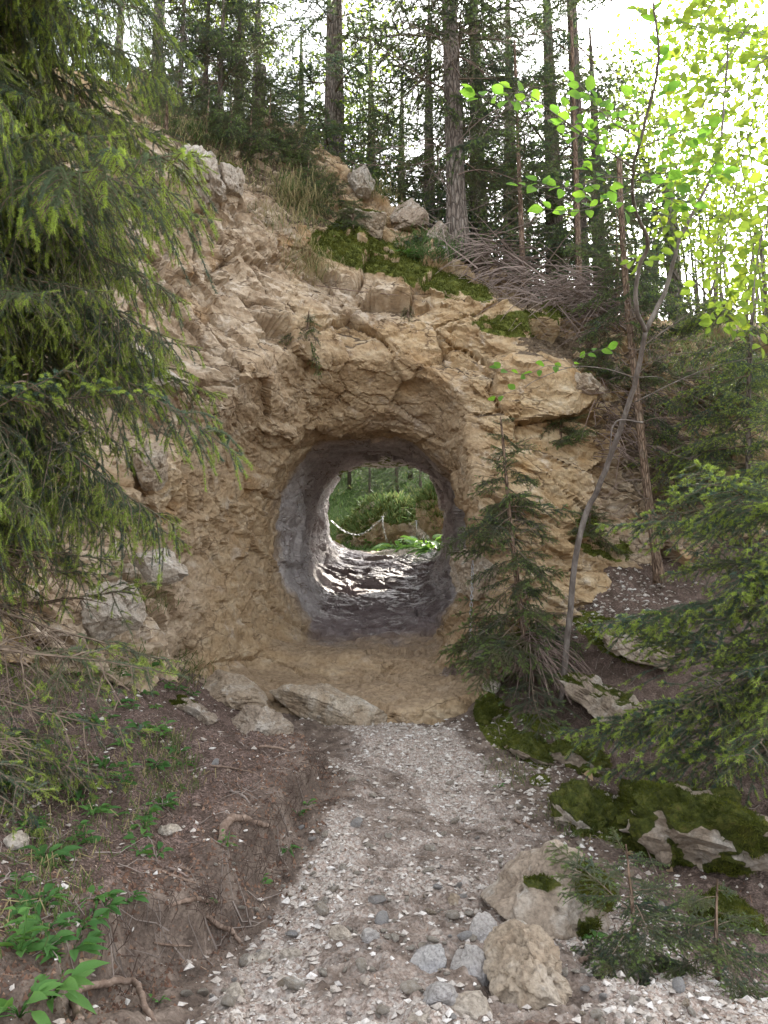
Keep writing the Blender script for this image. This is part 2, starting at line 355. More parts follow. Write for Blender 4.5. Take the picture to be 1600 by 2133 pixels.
# ------------------------------------------------------------------ the ground
GP = [(800,2133,3.0),(800,1950,3.9),(820,1800,5.0),(830,1650,6.4),(800,1522,8.3),(760,1500,9.4),
      (0,2133,2.6),(0,1900,3.4),(0,1700,4.4),(0,1550,5.6),(200,1450,6.5),(400,1450,7.9),(300,1700,4.8),
      (640,1590,6.4),(560,1740,5.05),(450,1850,4.3),(300,1960,3.65),(200,2040,3.15),(420,2060,3.4),(600,1950,4.0),
      (960,1480,9.2),(1010,1430,9.3),(1150,1400,9.3),(1250,1210,10.2),(1420,1200,10.4),(1560,1120,10.8),
      (1150,1560,7.9),(1080,1610,7.2),(1200,1750,5.7),(1300,1900,4.6),(1400,1500,8.3),(1520,1640,7.0),(1600,1900,4.9),(1500,2050,4.0),
      (1200,2133,3.1),(1600,2133,3.25),(500,1560,7.3)]
g3 = np.array([at(*p) for p in GP])
extra = np.array([[-8,3,1.6],[-8,7,2.4],[-8,0,1.2],[-3,-3,.4],[0,-3,-.2],[0,0,0],[1,0,-.05],[-1.2,0,.2],[3,-3,-.6],[7,0,-1.2],[7,4,-.7],[8,8,.6],[-5,9,2],
                  [-.1,11.5,.6],[0,14,1.3],[.1,18,2.5],[.3,20,3.12],[.4,22,3.42],[-4,22,3.3],[5,22,3.6],[0,26,4.2],[0,33,8],[8,33,8.5],[-9,33,9],[9,11,2.4],[-9,14,4],[9,16,3],[12,22,3.5],[-12,22,4],[0,45,14],[25,45,12],[-25,45,15],[30,0,-4],[-30,0,6],[0,-30,-3]], float)
g3 = np.r_[g3, extra]
GT = TPS(g3[:, :2], g3[:, 2], .03)
# the eroded edge of the left bank, seen from above
EDGE = np.array([at(640,1580,6.5)[:2], at(655,1650,5.95)[:2], at(560,1760,4.95)[:2], at(480,1860,4.25)[:2], at(330,1950,3.7)[:2], at(180,2040,3.2)[:2], at(40,2150,2.75)[:2]])
EDGE = np.r_[[[-1.0, 8.0]], EDGE, [[-2.0, 1.0]]]
def edge_x(y): return np.interp(y, EDGE[::-1, 1], EDGE[::-1, 0])
def H(x, y):
    x = np.asarray(x, float); y = np.asarray(y, float)
    r = np.hypot(x, y - 8); near = 1 - sstep(30, 60, r)
    h = GT(np.clip(x, -30, 30), np.clip(y, -30, 45)); h = h * near + (1 - near) * np.clip(h, -2, 14)
    p = np.c_[x.ravel(), y.ravel(), np.zeros(x.size)]
    wob = (vnoise(p * 3.1, 5) * .10 + vnoise(p * 9, 6) * .035).reshape(x.shape)
    d = edge_x(y) - x + wob                     # >0 on the bank side
    band = sstep(2.4, 3.2, y) * (1 - sstep(6.4, 7.2, y))
    h = h + band * (.25 * sstep(-.03, .07, d) * np.exp(-np.maximum(d, 0) / .9) - .05 * np.exp(-((d + .08) / .18) ** 2))
    pc = at(1400, 1570, 7.6); h = h - .5 * np.exp(-(((x - pc[0]) / .75) ** 2 + ((y - pc[1]) / .3) ** 2))      # the dark hollow behind the mossy boulder
    return h
def HD(x, y):
    """ground with its small lumps"""
    p = np.c_[np.ravel(x), np.ravel(y), np.zeros(np.size(x))]
    n = fbm(p * 1.3, 4, 11) * .10 + fbm(p * 6.5, 3, 21) * .045 + vnoise(p * 24, 33) * .016 + vnoise(p * 46, 34) * .010
    return H(x, y) + n.reshape(np.shape(x)) * 1.0
def graded(lo, hi, d0, d1, step, far, k=1.12):
    a = list(np.arange(d0, d1, step)); s = step
    while a[-1] < hi: s *= k; a.append(a[-1] + min(s, far))
    s = step
    while a[0] > lo: s *= k; a.insert(0, a[0] - min(s, far))
    return np.array(a)
gx = graded(-160, 160, -3.4, 3.8, .0225, 14); 
gy = [1.6]
while gy[-1] < 11: gy.append(gy[-1] + .0105 + .0036 * (gy[-1] - 2) )
gy = np.array(gy); st_ = gy[1] - gy[0]
lo = []; s_ = .02
yy_ = gy[0]
while yy_ > -60: s_ *= 1.25; yy_ -= min(s_, 10); lo.insert(0, yy_)
hi_ = []; s_ = .05; yy_ = gy[-1]
while yy_ < 300: s_ = s_ * 1.08; yy_ += min(s_, 14); hi_.append(yy_)
gy = np.r_[lo, gy, hi_]
GX, GY = np.meshgrid(gx, gy)
GZ = HD(GX, GY)
gV = np.stack([GX, GY, GZ], -1).reshape(-1, 3)
nx, ny = len(gx), len(gy)
ii = (np.arange(ny - 1)[:, None] * nx + np.arange(nx - 1)[None]).ravel()
gQ = np.stack([ii, ii + 1, ii + nx + 1, ii + nx], -1)
gpx, gpy = proj(gV)
d_edge = edge_x(gV[:, 1]) - gV[:, 0]
PATHC = np.array([at(*p)[:2] for p in [(760,2133,3.0),(780,1950,3.9),(850,1800,5.0),(860,1650,6.4),(830,1530,8.2),(800,1440,9.8)]])
def path_mask(x, y):
    c = np.interp(y, PATHC[:, 1], PATHC[:, 0]); w = np.interp(y, [2.5, 5, 8, 10], [1.25, 1.0, .85, .9])
    lw = np.interp(y, [2.5, 4, 6, 8, 10], [.72, .74, .74, .78, .9])
    right = np.where(x > c, w * np.interp(y, [2.5, 4, 6, 8, 10], [1.9, 1.8, 1.35, 1.0, 1.0]), lw)
    return (1 - sstep(.55, 1.15, np.abs(x - c) / right)) * (y < 22)
pm = path_mask(gV[:, 0], gV[:, 1])
pm = np.where(gV[:, 1] > 12, np.exp(-(gV[:, 0] / 1.6) ** 2) * (gV[:, 1] < 21.5), pm)
pm = pm * (1 - sstep(-.30, -.02, d_edge + .12 * fbm(gV * np.array([2., 2., 0]), 3, 4)) * (gV[:, 1] < 7.5))
def worn(x, y): return sstep(-.22, .28, fbm(np.c_[np.ravel(x) * 1.7, np.ravel(y) * 1.1, 0 * np.ravel(x)], 4, 14))
pm = pm * np.where(gV[:, 1] < 10, .42 + .58 * worn(gV[:, 0], gV[:, 1]), 1)
litter = sstep(-.05, .35, d_edge) * (gV[:, 1] < 9) + sstep(1.2, 2.2, gV[:, 0]) * .8
def pmask(polys, px, py):
    """1 inside any of the ellipses (cx, cy, rx, ry, tilt)"""
    m = np.zeros(len(px))
    for cx, cy, rx, ry, tl in polys:
        c, s = math.cos(math.radians(tl)), math.sin(math.radians(tl)); dx, dy = px - cx, py - cy
        m = np.maximum(m, 1 - sstep(.6, 1.15, np.hypot((dx * c + dy * s) / rx, (-dx * s + dy * c) / ry)))
    return m
G_MOSS = [(1030,1500,40,75,-25),(1100,1560,70,28,40),(1125,1625,25,14,0),(1260,1700,100,55,30),(1130,1510,60,20,20),(1280,1330,110,40,30)]
gm = pmask(G_MOSS, gpx, gpy) * (gV[:, 1] < 12) * (gV[:, 1] > 2)
green = sstep(20.5, 23, gV[:, 1]) * .8
gme = mesh_np('ground', gV, gQ, True, {'path': pm, 'litter': np.clip(litter, 0, 1), 'moss': gm, 'green': green}, [M['ground']])
ground = tag(obj('ground', gme), 'earth and gravel ground with the footpath climbing to the rock tunnel', 'ground', kind='structure')

# ------------------------------------------------------------------ the cliff with the tunnel
FP = [(60,1330,6.6),(250,1330,7.3),(400,1400,8.3),(330,1100,7.9),(230,750,7.9),(390,820,8.4),(420,1000,8.3),(430,1200,8.4),(540,760,8.75),(585,900,8.85),(530,1000,8.5),(480,600,9.5),
      (350,450,9.0),(450,420,9.5),(330,290,9.3),(100,900,7.2),(0,600,7.2),(150,400,8.2),(440,300,10.6),(560,400,10.9),(600,280,12.3),(400,200,11.9),(200,150,11.0),
      (640,560,10.6),(700,600,10.5),(850,640,10.45),(950,660,10.45),(800,750,10.25),(950,800,10.15),(690,760,10.05),(1050,720,10.4),(1100,900,10.2),(1000,950,10.2),
      (1200,790,10.45),(1250,950,10.4),(1400,900,10.9),(1580,900,11.3),(1250,1050,10.3),(1450,1050,10.8),(1100,1100,10.0),(1050,1200,9.85),(1010,1300,9.75),(1250,1200,10.3),(1560,1150,11),
      (700,500,11.1),(900,560,11.0),(1050,650,10.7),(1200,680,10.9),(1400,700,11.6),(1600,720,12.2),(720,390,12.0),(850,420,12.0)]
f3 = np.array([at(*p) for p in FP])
FT = TPS(np.c_[f3[:, 0], f3[:, 2]], f3[:, 1], .02)
TP = [(250,150,11),(330,265,9.7),(430,270,10.8),(560,330,11.4),(620,230,13),(680,440,11.3),(760,470,11.5),(850,480,11.6),(900,535,11.4),(960,535,11.7),(1060,600,11.2),(1200,650,11.3),(1350,680,11.8),(1600,690,12.4)]
t3 = np.array([at(*p) for p in TP])
t3 = np.r_[t3, [[-7,9,8.6],[-7,14,10.5],[-4,14,9.6],[-2,14,7.8],[0,14,6.6],[2,14,6.2],[5,14,6.2],[8,14,6.2],[-7,19,9],[-2,19,7],[0,19,6],[4,19,5.5],[8,19,5.5],[8,11,5.0]]]
TT = TPS(t3[:, :2], t3[:, 2], .05)
VOX = .064
ax = np.arange(-7.4, 7.6, VOX); ay = np.arange(5.4, 19.6, VOX); az = np.arange(-.7, 9.9, VOX)
nX, nY, nZ = len(ax), len(ay), len(az)
XZ = np.meshgrid(ax, az, indexing='ij'); yf = FT(*XZ).astype(F32)          # nX,nZ
XY = np.meshgrid(ax, ay, indexing='ij'); zt = TT(*XY).astype(F32)          # nX,nY
X3 = ax.astype(F32)[:, None, None]; Y3 = ay.astype(F32)[None, :, None]; Z3 = az.astype(F32)[None, None, :]
def tun(y):
    """tunnel section along its axis: centre x, floor z, crown z, left and right half width"""
    cx = np.interp(y, [8, 10.5, 11.2, 18.5], [-.30, -.22, -.17, .10]); fl = np.interp(y, [8.4, 8.9, 9.6, 10.25, 10.55, 11.2, 12.5, 14, 18, 20], [.1, .50, .70, .76, .98, 1.03, 1.32, 1.75, 2.8, 3.15])
    cr = np.interp(y, [8, 9.6, 10.3, 10.9, 11.35, 13, 18.5], [7.0, 5.6, 5.0, 4.52, 4.32, 4.48, 5.16])
    wl = np.interp(y, [8, 9.3, 10.2, 10.9, 11.3, 14, 18.5], [2.4, 2.12, 1.82, 1.60, 1.48, 1.42, 1.40]); wr = np.interp(y, [8, 9.5, 10.5, 11.2, 18.5], [2.4, 1.6, 1.44, 1.40, 1.38])
    return cx, fl, cr, wl, wr
tcx, tfl, tcr, twl, twr = [a.astype(F32)[None, :, None] for a in tun(ay)]
rng = np.random.default_rng(3)
# broad unevenness, computed on a coarse lattice and interpolated
def lattice(fn, k=4):
    gx_, gy_, gz_ = np.arange(0, nX + k, k), np.arange(0, nY + k, k), np.arange(0, nZ + k, k)
    P3 = np.stack(np.meshgrid(ax[0] + gx_ * VOX, ay[0] + gy_ * VOX, az[0] + gz_ * VOX, indexing='ij'), -1)
    A = fn(P3.reshape(-1, 3)).reshape(P3.shape[:3]).astype(F32)
    def up(A, n, axis):
        t = np.arange(n) / k; i = t.astype(int); w = (t - i).astype(F32); sh = [1, 1, 1]; sh[axis] = n; w = w.reshape(sh)
        return np.take(A, i, axis) * (1 - w) + np.take(A, i + 1, axis) * w
    return up(up(up(A, nX, 0), nY, 1), nZ, 2)
ca, sa = math.cos(math.radians(24)), math.sin(math.radians(24))
def strat(p):   # bedding dips to the right
    return np.stack([p[:, 0] * ca - p[:, 2] * sa, p[:, 1], (p[:, 0] * sa + p[:, 2] * ca)], -1)
nz = lattice(lambda p: fbm(strat(p) * np.array([.75, .75, 1.2]), 3, 41) * .34)
D = np.minimum(.85 * (Y3 - yf[:, None, :]), .8 * (zt[:, :, None] - Z3)) + nz
D = np.minimum(D, 18.4 - Y3 + .5 * nz)
mid_z = tfl + (tcr - tfl) * .45
lowf = 1 + (np.interp(az, [0, 1, 2.6, 3.4, 4.2, 5], [1.1, 1.06, .96, .79, .60, .52]).astype(F32)[None, None, :] - 1) * (1 - sstep(10.3, 11.3, Y3)).astype(F32)
u = np.where(X3 < tcx, (tcx - X3) / (twl * lowf), (X3 - tcx) / twr)
v = np.where(Z3 > mid_z, (Z3 - mid_z) / (tcr - mid_z), (mid_z - Z3) / (mid_z - tfl + .25))
pw = np.interp(ay, [10, 11.5], [3.0, 2.4]).astype(F32)[None, :, None]; r = (np.abs(u) ** pw + np.abs(v) ** pw) ** (1 / pw)
tsd = (r - 1) * 1.35 + .55 * nz                # <0 inside the bore
D = np.minimum(D, tsd); del r, v
# rock floor: shelves, the long block in front and the threshold
ledge = lattice(lambda p: fbm(np.c_[p[:, 0] * .9 + p[:, 1] * .5, p[:, 1] * 2.6 - p[:, 0] * .5, p[:, 2] * .5], 3, 55) * .16, 3)
fl_d = tfl + .30 * np.clip(np.abs(u), 0, 1.6) ** 3 + ledge * (Y3 > 10.3) - Z3
fl_d = np.minimum(fl_d, np.minimum(Y3 - (8.75 + .28 * (X3 + .4)), 1.95 - np.abs(X3 + .5)) * 1.0)
D = np.maximum(D, fl_d * .8); del fl_d, u
# the small hole above the arch
hp = at(895, 828, 10.15); D = np.minimum(D, np.sqrt((X3 - F32(hp[0])) ** 2 + ((Y3 - F32(hp[1])) * .22) ** 2 + (Z3 - F32(hp[2])) ** 2) - .11)
def surface_nets(D):
    S = D > 0
    c = [S[i:S.shape[0] - 1 + i, j:S.shape[1] - 1 + j, k:S.shape[2] - 1 + k] for i in (0, 1) for j in (0, 1) for k in (0, 1)]
    n = sum(a.astype(np.int8) for a in c); act = (n > 0) & (n < 8)
    idx = np.full(act.shape, -1, np.int32); I = np.argwhere(act); idx[act] = np.arange(len(I))
    acc = np.zeros((len(I), 3), F32); cnt = np.zeros(len(I), F32)
    corners = [(i, j, k) for i in (0, 1) for j in (0, 1) for k in (0, 1)]
    val = {q: D[I[:, 0] + q[0], I[:, 1] + q[1], I[:, 2] + q[2]] for q in corners}
    for a in corners:
        for axis in range(3):
            if a[axis]: continue
            b = list(a); b[axis] = 1; b = tuple(b)
            va, vb = val[a], val[b]; cr = (va > 0) != (vb > 0)
            t = np.where(cr, va / np.where(cr, va - vb, 1), 0)
            q = np.array(a, F32)[None] + np.zeros((len(I), 3), F32); q[:, axis] += t
            acc += np.where(cr[:, None], q, 0); cnt += cr
    P = I + acc / cnt[:, None]
    Q = []
    for axis in range(3):
        o1, o2 = [(1, 2), (2, 0), (0, 1)][axis]
        sl0 = [slice(None)] * 3; sl1 = [slice(None)] * 3; sl0[axis] = slice(0, -1); sl1[axis] = slice(1, None)
        E = S[tuple(sl0)] != S[tuple(sl1)]; J = np.argwhere(E)
        ok = (J[:, o1] > 0) & (J[:, o2] > 0) & (J[:, o1] < D.shape[o1] - 1) & (J[:, o2] < D.shape[o2] - 1); J = J[ok]
        ins = S[J[:, 0], J[:, 1], J[:, 2]]
        def g(d1, d2):
            K = J.copy(); K[:, o1] -= d1; K[:, o2] -= d2; return idx[K[:, 0], K[:, 1], K[:, 2]]
        q = np.stack([g(1, 1), g(0, 1), g(0, 0), g(1, 0)], -1); q[~ins] = q[~ins][:, ::-1]
        Q.append(q)
    return P, np.concatenate(Q)
cV, cQ = surface_nets(D); del D
cV = np.array([ax[0], ay[0], az[0]]) + cV * VOX
def cull(V, Q, keep):
    Q = Q[keep[Q].all(1)]; u_, inv = np.unique(Q, return_inverse=True); return V[u_], inv.reshape(Q.shape).astype(np.int64)
# what lies under the ground or can never be seen goes
gz0 = H(cV[:, 0], cV[:, 1]); cV, cQ = cull(cV, cQ, (cV[:, 2] > gz0 - .35) | (cV[:, 1] > 18))
def subdivide(V, Q):
    e = np.concatenate([Q[:, [0, 1]], Q[:, [1, 2]], Q[:, [2, 3]], Q[:, [3, 0]]]); e.sort(1)
    key = e[:, 0] * len(V) + e[:, 1]; uk, inv = np.unique(key, return_inverse=True)
    em = (V[uk // len(V)] + V[uk % len(V)]) * .5; n = len(V); nq = len(Q); inv = inv + n
    e0, e1, e2, e3 = inv[:nq], inv[nq:2 * nq], inv[2 * nq:3 * nq], inv[3 * nq:]
    c = n + len(uk) + np.arange(nq); V2 = np.r_[V, em, V[Q].mean(1)]
    return V2, np.concatenate([np.stack([Q[:, 0], e0, c, e3], -1), np.stack([e0, Q[:, 1], e1, c], -1), np.stack([c, e1, Q[:, 2], e2], -1), np.stack([e3, c, e2, Q[:, 3]], -1)])
def vnormals(V, Q):
    fn = np.cross(V[Q[:, 2]] - V[Q[:, 0]], V[Q[:, 3]] - V[Q[:, 1]]); N = np.zeros_like(V)
    for k in range(4):
        for a in range(3): N[:, a] += np.bincount(Q[:, k], fn[:, a], len(V))
    return N / (np.linalg.norm(N, axis=1)[:, None] + 1e-12)
fine_v = (cV[:, 1] < 13.6) | ((np.abs(cV[:, 0]) < 1.9) & (cV[:, 2] < 5.6)); fq = fine_v[cQ].any(1)       # fine where it is seen, coarse on the hidden back
def pick(V, Q): u_, inv = np.unique(Q, return_inverse=True); return V[u_], inv.reshape(Q.shape).astype(np.int64)
vA, qA = subdivide(*pick(cV, cQ[fq])); vB, qB = pick(cV, cQ[~fq]); cQ = np.r_[qA, qB + len(vA)]; cV = np.r_[vA, vB]
for _ in range(2):   # relax the stair steps
    s_ = np.zeros_like(cV); n_ = np.zeros(len(cV))
    for k in range(4):
        for kk in (1, 3):
            w = cV[cQ[:, (k + kk) % 4]]
            for a in range(3): s_[:, a] += np.bincount(cQ[:, k], w[:, a], len(cV))
            n_ += np.bincount(cQ[:, k], minlength=len(cV))
    cV = .4 * cV + .6 * s_ / n_[:, None]
cN = vnormals(cV, cQ)
c_in = np.zeros(len(cV))
x_, fl_, cr_, wl_, wr_ = tun(cV[:, 1])
inner = sstep(11.0, 12.5, cV[:, 1] + .9 * fbm(cV * 1.9, 4, 61)) * (np.abs(cV[:, 0] - x_) < 1.9) * (cV[:, 2] < cr_ + .45)
inner = inner * sstep(-.1, .9, cV[:, 2] - fl_ + np.clip(cV[:, 1] - 12.2, -1, 2))
floor_m = sstep(.55, .85, cN[:, 2]) * (np.abs(cV[:, 0] - x_) < 1.7) * (cV[:, 2] < fl_ + .8) * (cV[:, 1] > 8.5) * (cV[:, 1] < 20)
# relief
q = strat(cV); w3 = np.stack([fbm(cV * 1.1, 2, 70 + k) for k in range(3)], -1) * .16
aniso = np.array([.6, 1.0, 1.55]); rgh = .45 + .9 * sstep(-.35, .45, fbm(cV * .9, 3, 88))
h1, k1 = facet((q + w3) * np.array([.8, 1.0, 1.25]), .85, 81); h2, k2 = facet((q + w3 * .6) * aniso, .27, 82); h3, k3 = facet((q + w3 * .3) * aniso, .115, 83)
mz_ = fl_ + (cr_ - fl_) * .45; lf_ = 1 + (np.interp(cV[:, 2], [0, 1, 2.6, 3.4, 4.2, 5], [1.1, 1.06, .96, .79, .60, .52]) - 1) * (1 - sstep(10.3, 11.3, cV[:, 1]))
uu = np.where(cV[:, 0] < x_, (x_ - cV[:, 0]) / (wl_ * lf_), (cV[:, 0] - x_) / wr_); vv = np.where(cV[:, 2] > mz_, (cV[:, 2] - mz_) / (cr_ - mz_), (mz_ - cV[:, 2]) / (mz_ - fl_ + .25))
bore = (1 - sstep(1.02, 1.24, (np.abs(uu) ** 2.8 + np.abs(vv) ** 2.8) ** (1 / 2.8))) * (cV[:, 1] > 8.6)
bz = q[:, 2] / .42 + 1.1 * fbm(q * np.array([.5, .5, .9]), 3, 72); bf = bz - np.floor(bz); bed = .16 * (bf - .5) * sstep(.1, .5, fbm(cV * .7, 2, 73) + .35) * (1 - sstep(.93, 1.0, bf))
smoothin = 1 - np.maximum(.42 * inner, .68 * bore)
disp = smoothin * (.46 * h1 + rgh * (.17 * h2 + .066 * h3) + bed - .12 * np.exp(-(k1 / .026) ** 2) - .022 * rgh * np.exp(-(k2 / .05) ** 2) - .006 * np.exp(-(k3 / .10) ** 2)) + .025 * fbm(cV * 5, 3, 91) + .008 * vnoise(cV * 30, 92)
cV = cV + cN * disp[:, None]
cN = vnormals(cV, cQ)
cpx, cpy = proj(cV)
C_MOSS = [(690,510,60,35,20),(780,530,140,45,12),(890,580,85,36,25),(1080,675,110,32,0),(1220,1100,30,40,30),(1260,1140,70,30,15),(980,600,60,20,30),(1160,640,40,25,20),(740,470,70,25,-10)]
front = (cV[:, 1] < 13)
up = sstep(-.75, .1, cN[:, 2])
c_moss = pmask(C_MOSS, cpx, cpy) * front * up * .95 + .35 * sstep(.6, .95, cN[:, 2]) * (cV[:, 2] > 4) + .5 * (cV[:, 1] > 12.5) * (cV[:, 2] > 4.8)
C_SOIL = [(520,330,220,70,20),(640,430,70,60,60),(380,230,150,40,20),(1130,600,220,60,15),(1350,760,200,60,15),(1480,760,200,80,0),(1180,720,150,30,10),(1420,1040,170,120,10),(1330,900,110,70,30)]
c_soil = np.clip(pmask(C_SOIL, cpx, cpy) * front * sstep(-.45, .3, cN[:, 2]) * .95 + sstep(.5, .8, cN[:, 2]) * (cV[:, 2] > 3.2) * .8 * (1 - inner), 0, 1) * (1 - np.clip(c_moss, 0, 1) * .8)
C_PALE = [(300,600,330,420,0),(250,1250,200,260,0),(430,480,220,250,0),(750,620,150,60,10),(1400,1050,200,160,0)]
c_pale = np.clip(pmask(C_PALE, cpx, cpy) + .25 * fbm(cV * .8, 3, 95), 0, 1)
wet = floor_m * sstep(11.1, 12.6, cV[:, 1] + .5 * fbm(cV * 2, 2, 62)) * (1 - sstep(18.5, 19.5, cV[:, 1]))
cme = mesh_np('rock_cliff', cV, cQ, False, {'moss': np.clip(c_moss, 0, 1), 'soil': c_soil, 'pale': c_pale, 'inner': inner, 'wet': wet, 'dust': np.maximum(floor_m * (1 - sstep(11.2, 12.6, cV[:, 1])) * .85, .4 * bore * (1 - inner))}, [M['cliff']])
cliff = tag(obj('rock_cliff', cme), 'ochre limestone cliff pierced by a short round walk-through tunnel', 'cliff', kind='structure')
# rays against ground and cliff, to stand things on them
cT = BVHTree.FromPolygons(cV.tolist(), cQ.tolist()); gsel = (gV[gQ[:, 0], 1] < 24) & (np.abs(gV[gQ[:, 0], 0]) < 9) & (gV[gQ[:, 0], 1] > 0)
gu, ginv = np.unique(gQ[gsel], return_inverse=True); gTr = BVHTree.FromPolygons(gV[gu].tolist(), ginv.reshape(-1, 4).tolist())
def hit(px, py, which='both'):
    d = Vector(ray(px, py)).normalized(); o = Vector((0, 0, CAM_Z)); best = None
    for t in ([cT, gTr] if which == 'both' else [cT] if which == 'cliff' else [gTr]):
        h = t.ray_cast(o, d)
        if h[0] is not None and (best is None or h[3] < best[3]): best = h
    return best
def drop(x, y, z0=12.0):
    """height of what lies under a point"""
    best = -9
    for t in (cT, gTr):
        h = t.ray_cast(Vector((x, y, z0)), Vector((0, 0, -1)))
        if h[0] is not None: best = max(best, h[0].z)
    return best if best > -9 else float(HD(np.array([x]), np.array([y]))[0])
# ------------------------------------------------------------------ boulders and stones
import bmesh
_ico = {}
def ico(sub):
    if sub not in _ico:
        bm = bmesh.new(); bmesh.ops.create_icosphere(bm, subdivisions=sub, radius=1.0)
        V = np.array([v.co[:] for v in bm.verts]); T = np.array([[v.index for v in f.verts] for f in bm.faces]); bm.free(); _ico[sub] = (V, T)
    return _ico[sub]
def rock_shape(seed, size, sub=4, cuts=14, rough=1.0, box=.0):
    V, T = ico(sub); V = V.copy(); rg = np.random.default_rng(seed)
    if box: m = np.abs(V).max(1)[:, None]; V = V * (1 - box) + V / m * box * .86
    for _ in range(cuts):
        n = rg.normal(size=3); n /= np.linalg.norm(n); d = rg.uniform(.52, .84)
        ex = V @ n - d; V = V - np.where(ex > 0, ex * .96, 0)[:, None] * n
    sz = np.array(size, float); P = V * sz
    N = V / (np.linalg.norm(V, axis=1)[:, None] + 1e-9); s = sz.mean()
    if sub >= 3:
        a, k = facet(P + seed * 3.7, s * .55, seed); b, k2 = facet(P + seed * 5.1, s * .22, seed + 1)
        P = P + N * (rough * s * (.16 * a + .075 * b - .05 * np.exp(-(k / .05) ** 2) - .02 * np.exp(-(k2 / .08) ** 2) + .03 * fbm(P * 6 / s + seed, 3, seed)))[:, None]
    return P, T
def tnormals(P, T):
    fn = np.cross(P[T[:, 1]] - P[T[:, 0]], P[T[:, 2]] - P[T[:, 0]]); N = np.zeros_like(P)
    for k in range(3):
        for a in range(3): N[:, a] += np.bincount(T[:, k], fn[:, a], len(P))
    return N / (np.linalg.norm(N, axis=1)[:, None] + 1e-12)
def rot3(r): return np.array(Euler(r).to_matrix())
MOSSPTS = {}
def rock(name, label, cat, px, py, Y, size, seed, mat, rot=(0, 0, 0), sub=4, cuts=14, rough=1.0, moss=None, group=None, box=.0, dx=(0, 0, 0), g=False):
    c = at(px, py, Y) + np.array(dx)
    if g:   # rests on the ground: its foot is where the picture shows it
        hh_ = hit(px, min(py + .36 * size[2] / Y * FPX * 2 * .6, 2128), 'ground'); c = np.array(hh_[0]); size = tuple(np.array(size) * c[1] / Y); c = c + np.array([0, size[1] * .35, size[2] * g]) + np.array(dx)
    P, T = rock_shape(seed, size, sub, cuts, rough, box); P = P @ rot3(rot).T
    N = tnormals(P, T); m = np.zeros(len(P)) if moss is None else np.clip(moss(P + c, N), 0, 1)
    if moss is not None: P = P + N * (sstep(.4, .7, m) * min(size[2] * .05, .014) * (1 + 1.5 * fbm((P + c) * 14, 3, 5)))[:, None]
    me = mesh_np(name, P, T, False, {'moss': m}, [M[mat]])
    o = tag(obj(name, me, loc=c), label, cat, group); o['_moss'] = 1 if moss else 0
    if moss is not None: MOSSPTS[o.name] = (o, P, N, m, T)
    return o
upm = lambda a, b: (lambda P, N: sstep(a, b, N[:, 2] + .35 * fbm(P * 4, 3, 7)))
R = math.radians
rock('boulder', 'long boulder thickly covered in dark green moss right of the path', 'boulder', 1385, 1745, 6.0, (.60, 1.5, .42), 5, 'darkstone', (R(-14), R(20), R(-9)), 5, 13, 1.8,
     lambda P, N: 1.0 - 1.3 * sstep(.26, .45, fbm(P * np.array([4., 4., 1.4]), 4, 9) * 1.3 + .16 * sstep(1490, 1560, proj(P)[0]) + .12 * sstep(.2, -.5, N[:, 2])))
rock('boulder', 'squat boulder inside the mossy bank, at the low end of the long mossy boulder', 'boulder', 1245, 1710, 6.2, (.36, .55, .2), 12, 'limestone', (0, R(24), R(-30)), 4, 14, 1.7, upm(-.7, .2))
rock('boulder', 'cracked pale boulder with yellow moss on its right shoulder, sunk in the path edge', 'boulder', 1150, 1885, 4.75, (.45, .46, .32), 21, 'darkstone', (R(14), R(12), R(20)), 5, 12, 1.1,
     lambda P, N: pmask([(1235, 1845, 45, 70, -30), (1140, 1845, 60, 16, 12), (1225, 1930, 30, 40, 0)], *proj(P)) * (.8 + .9 * fbm(P * 9, 3, 3)) + .25 * upm(.6, 1.2)(P, N), g=.24)
rock('boulder', 'blocky grey and ochre boulder at the bottom right of the path', 'boulder', 1105, 2040, 3.72, (.24, .26, .135), 33, 'tanstone', (R(14), R(-10), R(35)), 5, 14, 1.4, g=.5)
